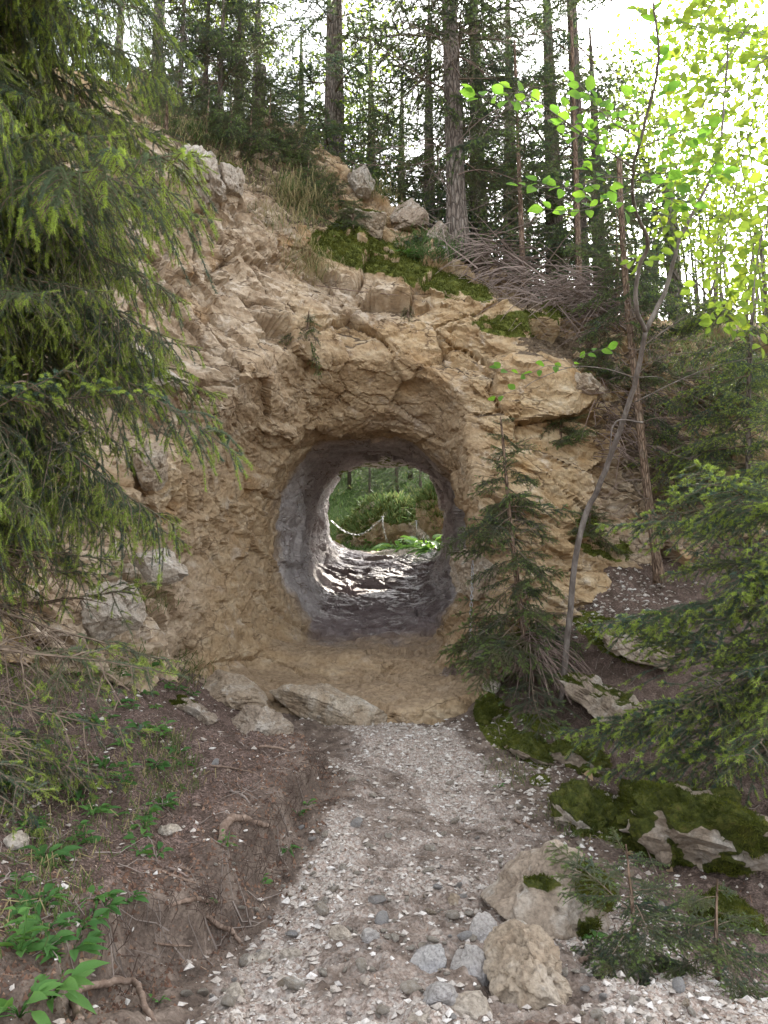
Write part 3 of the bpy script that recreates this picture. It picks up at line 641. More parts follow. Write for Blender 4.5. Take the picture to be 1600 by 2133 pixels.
for lab, px, py, Y, sz, sd, mt, ro in [
    ('flat blue-grey and ochre slab on the path, left of the upright blue slab', 897, 2003, 3.75, (.125, .10, .085), 41, 'bluestone', (R(20), 0, R(10))),
    ('tall blue-grey slab leaning on edge, left of the blocky ochre boulder', 980, 1992, 3.82, (.095, .085, .16), 42, 'bluestone', (R(-22), R(10), R(5))),
    ('pointed grey slab behind the tall blue-grey slab', 1002, 1930, 4.15, (.09, .08, .12), 43, 'bluestone', (R(-15), R(18), 0)),
    ('small rusty brown wedge stone beside the blocky ochre boulder', 1036, 1985, 3.86, (.075, .08, .085), 44, 'darkstone', (0, 0, .5)),
    ('rounded blue stone with white veins near the bottom of the path', 912, 2068, 3.45, (.09, .085, .07), 45, 'bluestone', (0, 0, .3)),
    ('half buried broad grey slab at the bottom of the path', 985, 2108, 3.28, (.13, .14, .06), 46, 'limestone', (R(10), 0, .4)),
    ('long pale stone lying at the left edge of the path', 540, 1995, 3.78, (.11, .07, .055), 47, 'limestone', (0, R(-14), R(30))),
    ('pale flat stone touching the end of the long pale stone', 608, 1985, 3.85, (.085, .065, .05), 48, 'limestone', (0, R(6), R(-10))),
    ('lone white stone on the dark soil at the lower left of the path', 487, 2064, 3.42, (.06, .05, .055), 49, 'limestone', (0, 0, .8)),
    ('whitish stone in the middle of the path, left of a grey one', 712, 1942, 4.0, (.07, .06, .055), 50, 'limestone', (0, 0, .2)),
    ('light grey stone in the middle of the path, right of a whitish one', 768, 1950, 3.95, (.06, .055, .05), 51, 'bluestone', (0, 0, 1.2)),
    ('tan upright stone on the gravel left of the cracked mossy boulder', 945, 1870, 4.5, (.055, .05, .07), 52, 'tanstone', (0, R(12), .2)),
    ('broad pale stone among the gravel in front of the cracked boulder', 1070, 1935, 4.2, (.10, .08, .05), 53, 'limestone', (0, 0, .6)),
    ('bright white stone on the gravel at the bottom right', 1255, 2015, 3.8, (.075, .06, .04), 54, 'limestone', (0, 0, .9)),
    ('pinkish pale stone half sunk at the bottom of the path', 880, 2120, 3.1, (.055, .05, .04), 55, 'limestone', (0, 0, .1)),
    ('white lichen stone among the herbs at the left edge', 28, 1745, 4.15, (.085, .07, .06), 56, 'limestone', (0, 0, .4)),
    ('pale stone ringed by herbs on the left bank', 350, 1725, 4.75, (.09, .06, .07), 57, 'limestone', (0, 0, 1.0)),
    ('white rock just under the young spruce on the right bank', 1022, 1428, 9.2, (.13, .12, .12), 58, 'limestone', (0, 0, .5)),
    ('grey jagged rock below the chain at the tunnel mouth', 1012, 1358, 9.3, (.22, .22, .23), 59, 'darkstone', (0, R(20), .2))]:
    rock('stone', lab, 'stone', px, py, Y, sz, sd, mt, ro, 4, 13, 1.0, g=-.1 if Y < 9 else False)
rock('boulder', 'flat-topped pale block with a dark undercut side, left of the path', 'boulder', 540, 1512, 7.85, (.36, .34, .21), 61, 'darkstone', (R(-6), R(8), R(14)), 5, 12, 1.1, upm(.9, 1.5), box=.5)
rock('boulder', 'low weathered block at the cliff foot above the flat-topped block', 'boulder', 392, 1485, 7.55, (.30, .26, .17), 62, 'darkstone', (0, R(14), R(30)), 5, 12, 1.1, upm(.7, 1.4), box=.3)
rock('boulder', 'long tan rock shelf lying across the foot of the tunnel', 'boulder', 690, 1478, 9.0, (.98, .42, .27), 63, 'tanstone', (R(8), R(12), R(-6)), 5, 13, .8)
rock('boulder', 'smooth brown rock shelf at the left of the tunnel foot', 'boulder', 480, 1440, 8.75, (.55, .5, .24), 64, 'tanstone', (R(6), R(10), R(8)), 5, 12, .8)
rock('boulder', 'overhanging tilted slab above the dark hollow on the right bank', 'boulder', 1265, 1462, 8.5, (.66, .6, .18), 65, 'darkstone', (R(20), R(30), R(10)), 5, 12, 1.4, upm(.55, 1.1), dx=(0, 0, -.04))
rock('boulder', 'moss capped slab lying above the overhanging tilted slab', 'boulder', 1320, 1350, 9.1, (.62, .5, .2), 66, 'darkstone', (R(16), R(26), R(10)), 5, 12, 1.1, upm(.3, .9))
rock('boulder', 'dark mossy rock around the foot of the young spruce', 'boulder', 1090, 1370, 9.15, (.36, .4, .3), 67, 'darkstone', (0, R(10), 0), 4, 12, 1.0, upm(-.1, .6))
for lab, px, py, Y, sz, sd, ro in [('low mossy rock at the right foot of the tunnel', 1030, 1480, 8.7, (.22, .42, .17), 111, (0, R(20), R(-20))), ('mossy rock in the strip between the tunnel foot and the long mossy boulder', 1110, 1560, 7.7, (.26, .42, .17), 112, (R(-5), R(22), R(-25))), ('angular half-bare mossy rock touching the upper end of the long mossy boulder', 1215, 1575, 7.1, (.3, .36, .24), 113, (R(-8), R(20), R(-10))), ('small mossy rock at the lower end of the long mossy boulder', 1530, 1905, 5.0, (.26, .3, .2), 114, (0, R(15), 0))]:
    rock('boulder', lab, 'boulder', px, py, Y, sz, sd, 'darkstone', ro, 4, 13, 1.3, lambda P, N: sstep(-.5, .1, N[:, 2] + .5 * fbm(P * 5, 3, 7)), g=.1)
# blocks on the skyline and in the upper cliff
for lab, px, py, Y, sz, sd, mt, ro, mo in [
    ('pale lichen-white block on the skyline above the moss', 755, 378, 11.9, (.26, .3, .27), 71, 'limestone', (0, R(15), 0), None),
    ('squarish grey block capped with dry grass beside the big spruce trunk', 845, 455, 11.7, (.36, .4, .38), 72, 'darkstone', (0, R(6), .2), upm(.6, 1.0)),
    ('tan wedge of rock between the pale block and the grey block', 765, 465, 11.4, (.48, .4, .26), 73, 'tanstone', (0, R(32), 0), upm(.6, 1.1)),
    ('small tilted stone wedged against the big spruce trunk', 912, 488, 11.5, (.17, .2, .2), 74, 'darkstone', (0, R(30), .2), None),
    ('jutting long block at the upper left of the cliff', 415, 365, 9.25, (.30, .5, .52), 75, 'limestone', (R(-10), R(-28), .2), upm(.7, 1.2)),
    ('rounded block wedged right of the jutting long block', 478, 372, 9.4, (.20, .35, .25), 76, 'limestone', (0, R(-15), .1), upm(.7, 1.2)),
    ('grey weathered slab sloping across the left cliff face', 305, 765, 7.85, (.55, .3, .22), 77, 'limestone', (R(10), R(38), 0), None),
    ('brown square block on the left cliff below the grey slab', 315, 970, 7.8, (.26, .3, .26), 78, 'tanstone', (0, R(10), .4), None),
    ('white rock showing behind the lower spruce boughs', 245, 1270, 7.1, (.32, .3, .36), 79, 'limestone', (0, R(20), .3), None),
    ('pale rock low on the left cliff behind the bare twigs', 330, 1180, 7.55, (.34, .3, .2), 80, 'limestone', (0, R(25), .3), None),
    ('tan bulging rock on the right jamb of the tunnel', 985, 1190, 10.1, (.30, .45, .42), 81, 'tanstone', (0, 0, .2), None),
    ('yellow overhanging block high on the right of the cliff', 1215, 815, 10.25, (.36, .4, .22), 82, 'tanstone', (0, R(10), 0), upm(.8, 1.2))]:
    rock('boulder', lab, 'boulder', px, py, Y, sz, sd, mt, ro, 5, 12, 1.1, mo)
# beyond the tunnel
rock('boulder', 'grassy crag seen through the far end of the tunnel', 'boulder', 815, 1105, 25.0, (1.75, 1.5, 1.25), 91, 'darkstone', (0, R(-18), 0), 5, 12, 1.0, upm(.1, .6))
rock('boulder', 'mossy crag edge at the right of the tunnel exit', 'boulder', 915, 1085, 22.5, (.75, .8, 1.0), 92, 'darkstone', (0, R(-10), 0), 5, 12, 1.0, upm(.0, .6))
rock('boulder', 'small round boulder at the left of the tunnel exit', 'boulder', 697, 1140, 21.5, (.20, .2, .16), 93, 'limestone', (0, 0, 0), 4, 12, .8, upm(.5, 1.0))
# loose stones: a few shapes, many single stones
rg = np.random.default_rng(8)
chip_me = []
for k in range(7):
    P, T = rock_shape(200 + k, (1, .78, .5), 2, 16); chip_me.append([mesh_np('stone', P, T, False, {'moss': np.zeros(len(P))}, [M[m]]) for m in ('limestone', 'bluestone', 'limestone', 'tanstone')])
n = 0
while n < 260:
    py = rg.uniform(1530, 2130); px = rg.uniform(380, 1560)
    if py < 1700 and rg.random() < .5: continue
    h = hit(px, py, 'ground')
    if h is None or h[0].y > 9.5: continue
    pmv = float(path_mask(np.array([h[0].x]), np.array([h[0].y]))[0])
    if rg.random() > pmv + .08: continue
    s = .017 + .05 * rg.random() ** 3.2
    o = obj('stone', chip_me[rg.integers(7)][rg.choice(4, p=[.5, .2, .2, .1])], loc=(h[0].x, h[0].y, h[0].z + s * .22), rot=(rg.normal(0, .3), rg.normal(0, .3), rg.uniform(0, 6.28)), scale=s)
    tag(o, 'loose pale limestone chip lying on the gravel footpath', 'stone', 'loose stones on the path'); n += 1
# gravel too fine to count
oV = np.array([[1,0,0],[-1,0,0],[0,1,0],[0,-1,0],[0,0,1],[0,0,-1]], float); oT = np.array([[0,2,4],[2,1,4],[1,3,4],[3,0,4],[2,0,5],[1,2,5],[3,1,5],[0,3,5]])
cx_, cy_ = [], []
while len(cx_) < 16500:
    y = 2.4 + 6.6 * rg.random(40000) ** 1.35; x = rg.uniform(-2.4, 3.0, 40000)
    cl = .10 + .90 * worn(x, y); k = rg.random(40000) < path_mask(x, y) ** 1.6 * cl * (.2 + .8 * sstep(.0, -.3, edge_x(y) - x)) + .05
    cx_ += list(x[k]); cy_ += list(y[k])
cx_, cy_ = np.array(cx_[:16500]), np.array(cy_[:16500]); cz_ = HD(cx_, cy_); N_ = len(cx_)
s = (.0035 + .017 * rg.random(N_) ** 3.2) * (1 + .05 * cy_)
Vv = oV[None] * (1 + .55 * rg.uniform(-1, 1, (N_, 6, 1))) + .35 * rg.uniform(-1, 1, (N_, 6, 3))
Vv[..., 2] *= .6; an = rg.uniform(0, 6.28, N_); c_, s__ = np.cos(an)[:, None], np.sin(an)[:, None]
Vx = Vv[..., 0] * c_ - Vv[..., 1] * s__; Vy = Vv[..., 0] * s__ + Vv[..., 1] * c_
G = np.stack([Vx, Vy, Vv[..., 2]], -1) * s[:, None, None] + np.stack([cx_, cy_, cz_ + s * .15], -1)[:, None]
T_ = (oT[None] + 6 * np.arange(N_)[:, None, None]).reshape(-1, 3)
tag(obj('gravel', mesh_np('gravel', G.reshape(-1, 3), T_, False, {'tip': np.repeat(np.clip(rg.normal(.6, .25, N_), 0, 1), 6)}, [M['gravel']])),
    'pale crushed limestone gravel covering the footpath', 'gravel', kind='stuff')

# rubble on the right bank
rb = []
while len(rb) < 1500:
    q = rg.normal(size=2); h = hit(*( (1290 + q[0] * 90, 1255 + q[1] * 50) if len(rb) < 700 else (1150 + q[0] * 60, 1640 + q[1] * 60) if len(rb) < 1100 else (1330 + q[0] * 70, 1960 + q[1] * 70)), 'ground')
    if h is not None and h[0].y < 11: rb.append(h[0][:])
rb = np.array(rb); N_ = len(rb); s = (.010 + .03 * rg.random(N_) ** 3) * (.5 + .06 * rb[:, 1]); Vv = oV[None] * (1 + .55 * rg.uniform(-1, 1, (N_, 6, 1))) + .35 * rg.uniform(-1, 1, (N_, 6, 3)); Vv[..., 2] *= .6
G = Vv * s[:, None, None] + rb[:, None]; T_ = (oT[None] + 6 * np.arange(N_)[:, None, None]).reshape(-1, 3)
tag(obj('rubble', mesh_np('rubble', G.reshape(-1, 3), T_, False, {'tip': np.repeat(np.clip(rg.normal(.65, .25, N_), 0, 1), 6)}, [M['gravel']])), 'small pale rubble scattered over the right bank', 'rubble', kind='stuff')

# crumbs of earth on the bank and its torn edge
N_ = 7500; y = 2.6 + 4.6 * rg.random(N_) ** 1.2; x = edge_x(y) - np.abs(rg.normal(0, .35, N_)) + .15 + rg.normal(0, .1, N_); s = .003 + .012 * rg.random(N_) ** 3
tV = np.array([[1, 0, -.4], [-.5, .87, -.4], [-.5, -.87, -.4], [0, 0, .9]]); G = tV[None] * s[:, None, None] * rg.uniform(.6, 1.4, (N_, 4, 3)) + np.stack([x, y, HD(x, y) + s * .3], -1)[:, None]; a_ = rg.uniform(0, 6.28, N_)
T_ = (np.array([[0, 1, 3], [1, 2, 3], [2, 0, 3], [0, 2, 1]])[None] + 4 * np.arange(N_)[:, None, None]).reshape(-1, 3)
tag(obj('soil_crumbs', mesh_np('soil_crumbs', G.reshape(-1, 3), T_, False, {'tip': np.repeat(rg.random(N_) * .7, 4)}, [M['bits']])), 'dark crumbs of earth along the torn bank edge', 'soil', kind='stuff')
# ------------------------------------------------------------------ spruces
def needles(mb, pts, tiplen, dens, nl, nw, rg, tipv=1.0):
    pts = np.asarray(pts, float); seg = np.linalg.norm(np.diff(pts, axis=0), axis=1); cum = np.r_[0, np.cumsum(seg)]; L = cum[-1]
    n = max(3, int(L * dens)); t = rg.uniform(.02, 1, n) * L
    P = np.stack([np.interp(t, cum, pts[:, a]) for a in range(3)], -1)
    k = np.clip(np.searchsorted(cum, t) - 1, 0, len(seg) - 1); tg = np.diff(pts, axis=0)[k] / (seg[k][:, None] + 1e-9)
    r = rg.normal(size=(n, 3)); r[:, 2] += .25; r -= (r * tg).sum(1)[:, None] * tg; r /= np.linalg.norm(r, axis=1)[:, None] + 1e-9
    d = r * rg.uniform(.6, .95, n)[:, None] + tg * rg.uniform(.45, .8, n)[:, None]
    s = np.cross(tg, r) * nw * .5; ln = nl * rg.uniform(.75, 1.2, n)[:, None]
    tip = (t > L - tiplen) * tipv; tip = np.where(tip > 0, tip * rg.uniform(.6, 1, n), 0)
    V = np.stack([P - s, P + s, P + d * ln], 1).reshape(-1, 3)
    mb.add(V, np.arange(3 * n).reshape(-1, 3), None, np.repeat(tip, 3), 0)
def bough(name, seed, L, nside, side, dens, nl, nw, droop, hang, tip, nmat, wr=.008, bare=.0, sub=True, flat=.25, tips=True):
    rg = np.random.default_rng(seed); mb = MB()
    s = np.linspace(0, 1, 10); main = np.stack([L * s, .06 * L * np.sin(s * 3 + seed), -droop * L * s ** 1.5 + .05 * L * s ** 4], -1)
    main += np.cumsum(rg.normal(0, .008 * L, (10, 3)), 0) * s[:, None]
    mb.tube(main, wr * (1 - .8 * s), 4, 0, 1, False); needles(mb, main[int(3 + bare * 6):], tip * 1.1, dens, nl, nw, rg, tips)
    for i in range(nside):
        for sg in (-1, 1):
            f = .12 + .86 * (i + rg.uniform(0, .8)) / nside; b = np.array([np.interp(f, s, main[:, a]) for a in range(3)])
            l = side * L * (1 - f) ** .6 * min(1, .35 + f * 2.2) * rg.uniform(.55, 1.2)
            if l < .03: continue
            an = rg.uniform(.65, 1.15) * sg; t = np.linspace(0, 1, 6)[:, None]
            hd = np.array([math.cos(an), math.sin(an), rg.normal(0, flat)]); tw = b + hd * l * t + np.array([.12, 0, -hang * rg.uniform(.5, 1.4)]) * l * t ** 1.8
            tw += np.cumsum(rg.normal(0, .012 * l, (6, 3)), 0)
            dead = f < bare * rg.uniform(.5, 1.5)
            mb.tube(tw, wr * .45 * (1 - .75 * t[:, 0]), 3, 0, 1, False)
            if not dead: needles(mb, tw, tip * rg.uniform(.5, 1.3) * (rg.random() < .85), dens, nl, nw, rg, tips)
            if sub and l > .1:
                for q in range(int(l / (.05 if dens > 200 else .11))):
                    u = rg.uniform(.12, .9); b2 = np.array([np.interp(u, t[:, 0], tw[:, a]) for a in range(3)]); l2 = l * .42 * (1 - u) * rg.uniform(.5, 1.2) + .025
                    a2 = an + rg.choice((-1, 1)) * rg.uniform(.6, 1.0); t2 = np.linspace(0, 1, 4)[:, None]
                    tw2 = b2 + np.array([math.cos(a2), math.sin(a2), rg.normal(0, flat)]) * l2 * t2 + np.array([0, 0, -hang * 1.1]) * l2 * t2 ** 1.6
                    mb.tube(tw2, wr * .25, 3, 0, 1, False)
                    if not dead: needles(mb, tw2, tip * rg.uniform(.3, 1.0) * (rg.random() < .8), dens, nl, nw, rg, tips)
    return mb.mesh(name, [M[nmat], M['twig']])
def dead_branch(name, seed, L, n=9, wr=.006):
    rg = np.random.default_rng(seed); mb = MB(); s = np.linspace(0, 1, 9)
    main = np.stack([L * s, .12 * L * np.sin(s * 4 + seed), -.12 * L * s + .05 * L * np.sin(s * 5)], -1); mb.tube(main, wr * (1 - .8 * s), 4, 0, 0, False)
    for i in range(n):
        f = rg.uniform(.2, .97); b = np.array([np.interp(f, s, main[:, a]) for a in range(3)]); l = L * .45 * (1 - f * .7) * rg.uniform(.4, 1.1); an = rg.choice((-1, 1)) * rg.uniform(.4, 1.1); t = np.linspace(0, 1, 6)[:, None]
        tw = b + np.array([math.cos(an), math.sin(an), rg.normal(0, .4)]) * l * t + np.array([0, 0, rg.normal(-.15, .3)]) * l * t ** 2; mb.tube(tw, wr * .45 * (1 - .7 * t[:, 0]), 3, 0, 0, False)
        for q in range(3):
            u = rg.uniform(.3, .95); b2 = tw[int(u * 5)]; d = rg.normal(size=3); d[0] += .6; d /= np.linalg.norm(d); mb.tube(b2 + d * l * .35 * t, wr * .22, 3, 0, 0, False)
    return mb.mesh(name, [M['dead']])
B_NEAR = [bough('branch', 300 + k, 1.75, 20, .36, 900, .018, .0034, .22, 1.15, .13, 'needle', .010) for k in range(5)]
B_BARE = [bough('branch', 320 + k, 1.6, 12, .32, 850, .018, .0034, .12, .55, .075, 'needle', .011, .55) for k in range(3)]
B_MID = [bough('branch', 340 + k, 1.0, 14, .42, 850, .018, .0048, .14, .35, .04, 'needle_dull', .008) for k in range(4)]
B_RIGHT = [bough('branch', 360 + k, 1.35, 16, .40, 750, .018, .0044, .10, .38, .065, 'needle', .009) for k in range(3)]
B_FAR = [bough('branch', 380 + k, 1.6, 9, .42, 120, .048, .0135, .22, .5, .09, 'needle_far', .014) for k in range(3)]
B_DEAD = [dead_branch('dead_branch', 400 + k, .9) for k in range(5)]
def trunk(t, pts, r0, r1, mat, ns=14, name='trunk', flare=1.5):
    p = smooth_path(pts, 28); s = np.linspace(0, 1, 28); r = (r0 + (r1 - r0) * s) * (1 + (flare - 1) * np.exp(-s * 28 * np.linalg.norm(p[-1] - p[0]) / 28 / max(r0 * 2.2, .02) * .5)); mb = MB()
    mb.tube(p, r * (1 + .03 * np.sin(np.arange(28) * 1.7)), ns, 0, 0)
    return obj(name, mb.mesh(name, [M[mat]], True), t)
def place(t, me, org, az, pitch, sc, roll=0.0, name='branch'):
    o = obj(name, me, t, org, None, sc); o.rotation_euler = (Euler((roll, 0, 0)).to_matrix().to_4x4()).to_euler()
    o.rotation_euler = (Matrix.Rotation(az, 4, 'Z') @ Matrix.Rotation(-pitch, 4, 'Y') @ Matrix.Rotation(roll, 4, 'X')).to_euler(); return o
def along(pts, z):
    p = np.asarray(pts); return np.array([np.interp(z, p[:, 2], p[:, 0]), np.interp(z, p[:, 2], p[:, 1]), z])
def spruce(label, pts, r0, r1, mat='spruce_bark', spec=(), dead=(), seed=0, group=None, name='spruce_tree', cat='tree', ns=14):
    """pts: trunk line from the foot up (world); spec: (z0, z1, n, meshes, size at z0, size at z1, azimuth lo, hi, pitch)"""
    pts = np.asarray(pts, float); base = pts[0]; t = empty(name, base); tag(t, label, cat, group); rg = np.random.default_rng(seed); loc = pts - base
    trunk(t, loc, r0, r1, mat, ns); fine = smooth_path(loc, 40)
    for z0, z1, n, ms, s0, s1, a0, a1, pt in spec:
        for k in range(n):
            f = (k + rg.uniform(0, 1)) / n; z = z0 + (z1 - z0) * f - base[2]; a = R(rg.uniform(a0, a1)) if a1 - a0 < 350 else k * 2.4 + rg.normal(0, .3)
            place(t, ms[rg.integers(len(ms))], along(fine, z), a, R(pt + rg.normal(0, 13)), (s0 + (s1 - s0) * f) * rg.uniform(.42, 1.28), rg.normal(0, .45))
    for z0, z1, n, s0, s1 in dead:
        for k in range(n):
            f = rg.random(); place(t, B_DEAD[rg.integers(5)], along(fine, z0 + (z1 - z0) * f - base[2]), rg.uniform(0, 6.28), R(rg.normal(-5, 15)), (s0 + (s1 - s0) * f) * rg.uniform(.6, 1.2), rg.uniform(0, 6.28), 'dead_branch')
    return t
gz = lambda x, y: drop(x, y) - .05
# the big one whose boughs hang into the picture on the left
x, y = -2.8, 4.35
spruce('big spruce hanging its drooping boughs over the whole left side', [(x, y, gz(x, y)), (x, y, 5), (x + .05, y, 11)], .17, .09, spec=[
    (2.55, 6.8, 80, B_NEAR, .98, 1.0, -70, 55, -10), (2.3, 6.4, 30, B_NEAR, .85, .85, 40, 110, -12), (6.6, 10.5, 26, B_NEAR, .9, .5, 0, 360, -8), (2.2, 6.4, 18, B_NEAR, .8, .7, 110, 285, -12)], seed=1)
x, y = -2.75, 4.3
spruce('thin spruce at the left edge with bare grey twigs reaching towards the cliff', [(x, y, gz(x, y)), (x - .05, y, 1.4), (x - .1, y, 2.6)], .05, .02, spec=[
    (1.1, 2.5, 20, B_BARE, 1.0, 1.0, -35, 60, -14), (.8, 1.15, 7, B_BARE, .7, .75, -50, 40, -6), (1.0, 2.4, 12, B_NEAR, .6, .68, -55, 60, -12)], dead=[(1.2, 2.4, 14, 1.1, 1.4)], seed=2)
# young spruce on the right jamb
p = [at(1108, 1425, 8.95), at(1088, 1290, 8.95), at(1070, 1150, 8.95), at(1057, 1020, 8.95), at(1046, 900, 8.95), at(1042, 868, 8.95)]
spruce('young spruce with reddish stem standing right beside the tunnel mouth', p, .045, .008, 'red_bark', [
    (1.05, 1.8, 20, B_MID, 1.15, .95, 0, 360, -14), (1.8, 3.0, 20, B_MID, .98, .9, 0, 360, -8), (2.8, 3.95, 20, B_MID, .8, .22, 0, 360, 4)], [(1.2, 3.0, 40, .8, .6)], seed=3, ns=9)
# thin tall spruce with scaly stem in front of the right cliff
p = [at(1375, 1215, 9.9), at(1362, 1120, 9.9), at(1345, 990, 9.9), at(1328, 830, 9.9), at(1308, 640, 9.9), at(1296, 480, 9.9), at(1290, 330, 9.9)]
spruce('slender spruce with a scaly reddish stem in front of the right cliff', p, .062, .035, 'red_bark', [
    (5.3, 7.2, 26, B_MID, 1.0, .8, 0, 360, -5), (3.8, 5.3, 6, B_MID, .7, .8, -70, 60, -10)], [(2.3, 5.6, 26, .7, 1.0)], seed=4, ns=9)
# right middle spruce
p = [at(1565, 1110, 9.5), at(1560, 1000, 9.5), at(1560, 800, 9.5), at(1570, 600, 9.5)]
spruce('dense spruce on the slope at the right, below the sunlit beech leaves', p, .05, .02, 'spruce_bark', [
    (3.2, 5.6, 44, B_RIGHT, 1.05, .8, 0, 360, -6)], [(2.2, 4.2, 14, .8, .9)], seed=5, ns=9)
# right front spruce, its stem just outside the picture
x, y = 3.45, 6.1
spruce('spruce at the right edge whose pale tipped boughs hang over the mossy boulder', [(x, y, gz(x, y)), (x, y, 1.6), (x + .05, y, 4)], .07, .03, spec=[
    (.65, 2.5, 34, B_RIGHT, 1.4, 1.1, 125, 245, -8), (1.0, 2.6, 10, B_RIGHT, .9, .8, -60, 120, -8), (2.3, 3.9, 10, B_RIGHT, .6, .35, 100, 260, 0)], dead=[(.5, 1.6, 10, 1.1, 1.2)], seed=6, ns=9)
# sapling bottom right
x, y = at(1330, 2080, 3.75)[:2]
b = gz(x, y)
spruce('knee-high spruce seedling at the bottom right corner', [(x, y, b), (x - .01, y, b + .3), (x - .03, y, b + .58)], .014, .004, 'twig' if 0 else 'red_bark', [
    (b + .06, b + .36, 18, B_MID, .56, .45, 0, 360, 0), (b + .36, b + .56, 7, B_MID, .3, .1, 0, 360, 25)], seed=7, name='spruce_sapling', ns=7)
x, y = at(1500, 2110, 3.6)[:2]; b = gz(x, y)
spruce('second spruce seedling half cut off at the bottom right corner', [(x, y, b), (x, y, b + .25), (x + .02, y, b + .5)], .013, .004, 'red_bark', [(b + .05, b + .46, 14, B_MID, .46, .2, 0, 360, 0)], seed=8, name='spruce_sapling', ns=7)
# on the ridge
def ridge(px, py, Y, top, Yt=None):
    h = hit(px, py); b = at(px, py, Y); b[2] = gz(b[0], b[1]) - .1; return b
def tall(label, px, Y, r, hgt, lean=(0, 0), mat='spruce_bark', spec=None, dead=(), seed=0, ns=14, name='spruce_tree', group=None):
    b = at(px, 560, Y); b[2] = gz(b[0], b[1]) - .05
    pts = [b, b + np.array([lean[0] * .5, lean[1] * .5, hgt * .5]), b + np.array([lean[0], lean[1], hgt])]
    sp = spec(b[2]) if spec else []
    return spruce(label, pts, r, r * .45, mat, sp, dead(b[2]) if dead else (), seed, group, name, ns=ns)
tall('tallest spruce on the ridge, its thick straight trunk rising above the tunnel', 955, 11.6, .155, 13, (-.25, .1), spec=lambda z: [(z + 1.6, z + 8, 52, B_MID, 1.6, 1.9, 0, 360, -12), (z + 6, z + 12.5, 20, B_FAR, 1.3, .6, 0, 360, -8)],
     dead=lambda z: [(z + .4, z + 5.5, 42, 1.5, 2.2)], seed=11, ns=20)
tall('straight spruce trunk close behind the tallest one', 990, 14.2, .13, 13, (.1, 0), spec=lambda z: [(z + 1.5, z + 12, 60, B_FAR, 1.3, .7, 0, 360, -10)], dead=lambda z: [(z + .5, z + 5, 18, 1.2, 1.6)], seed=12)
tall('hazy spruce trunk on the ridge at the right of the tallest one', 1214, 13.5, .14, 13, (0, .2), spec=lambda z: [(z + 1.2, z + 12, 60, B_FAR, 1.3, .7, 0, 360, -10)], dead=lambda z: [(z + .5, z + 5, 20, 1.3, 1.6)], seed=13)
tall('green lichen-tinted spruce trunk on the skyline left of centre', 684, 14.0, .15, 12, (.05, 0), spec=lambda z: [(z + .8, z + 11, 60, B_FAR, 1.2, .7, 0, 360, -10)], dead=lambda z: [(z + .3, z + 4, 20, 1.1, 1.4)], seed=14)
tall('thin young spruce among the dead brushwood on the ridge', 1090, 11.5, .05, 4.6, (-.05, 0), 'red_bark', lambda z: [(z + 1.5, z + 4.5, 22, B_MID, .95, .35, 0, 360, -3)], lambda z: [(z + .2, z + 2.2, 14, .6, .8)], seed=15, ns=9)
tall('thin reddish spruce stem at the right end of the brushwood', 1206, 11.3, .05, 5, (.02, 0), 'red_bark', lambda z: [(z + 2.2, z + 4.9, 16, B_MID, .9, .35, 0, 360, -3)], lambda z: [(z + .2, z + 2.6, 14, .6, .8)], seed=16, ns=9)
for k, (px, Y, hh, lab) in enumerate([(372, 10.9, 4.2, 'leftmost slim spruce on the upper left rim'), (425, 11.6, 4.6, 'slim spruce second from the left on the upper left rim'), (456, 11.2, 4.0, 'slim spruce third from the left on the upper left rim'),
                                      (492, 11.8, 4.8, 'slim spruce right of the group on the upper left rim')]):
    b = at(px, 235, Y); b[2] = gz(b[0], b[1]) - .05
    spruce(lab, [b, b + np.array([.02, 0, hh * .5]), b + np.array([.05, 0, hh])], .05, .012, 'spruce_bark', [(b[2] + .7, b[2] + hh, 40, B_MID, 1.15, .3, 0, 360, -4)], [(b[2] + .2, b[2] + 1.8, 16, .7, .8)], 20 + k, 'slim spruces on the upper left rim', ns=8)
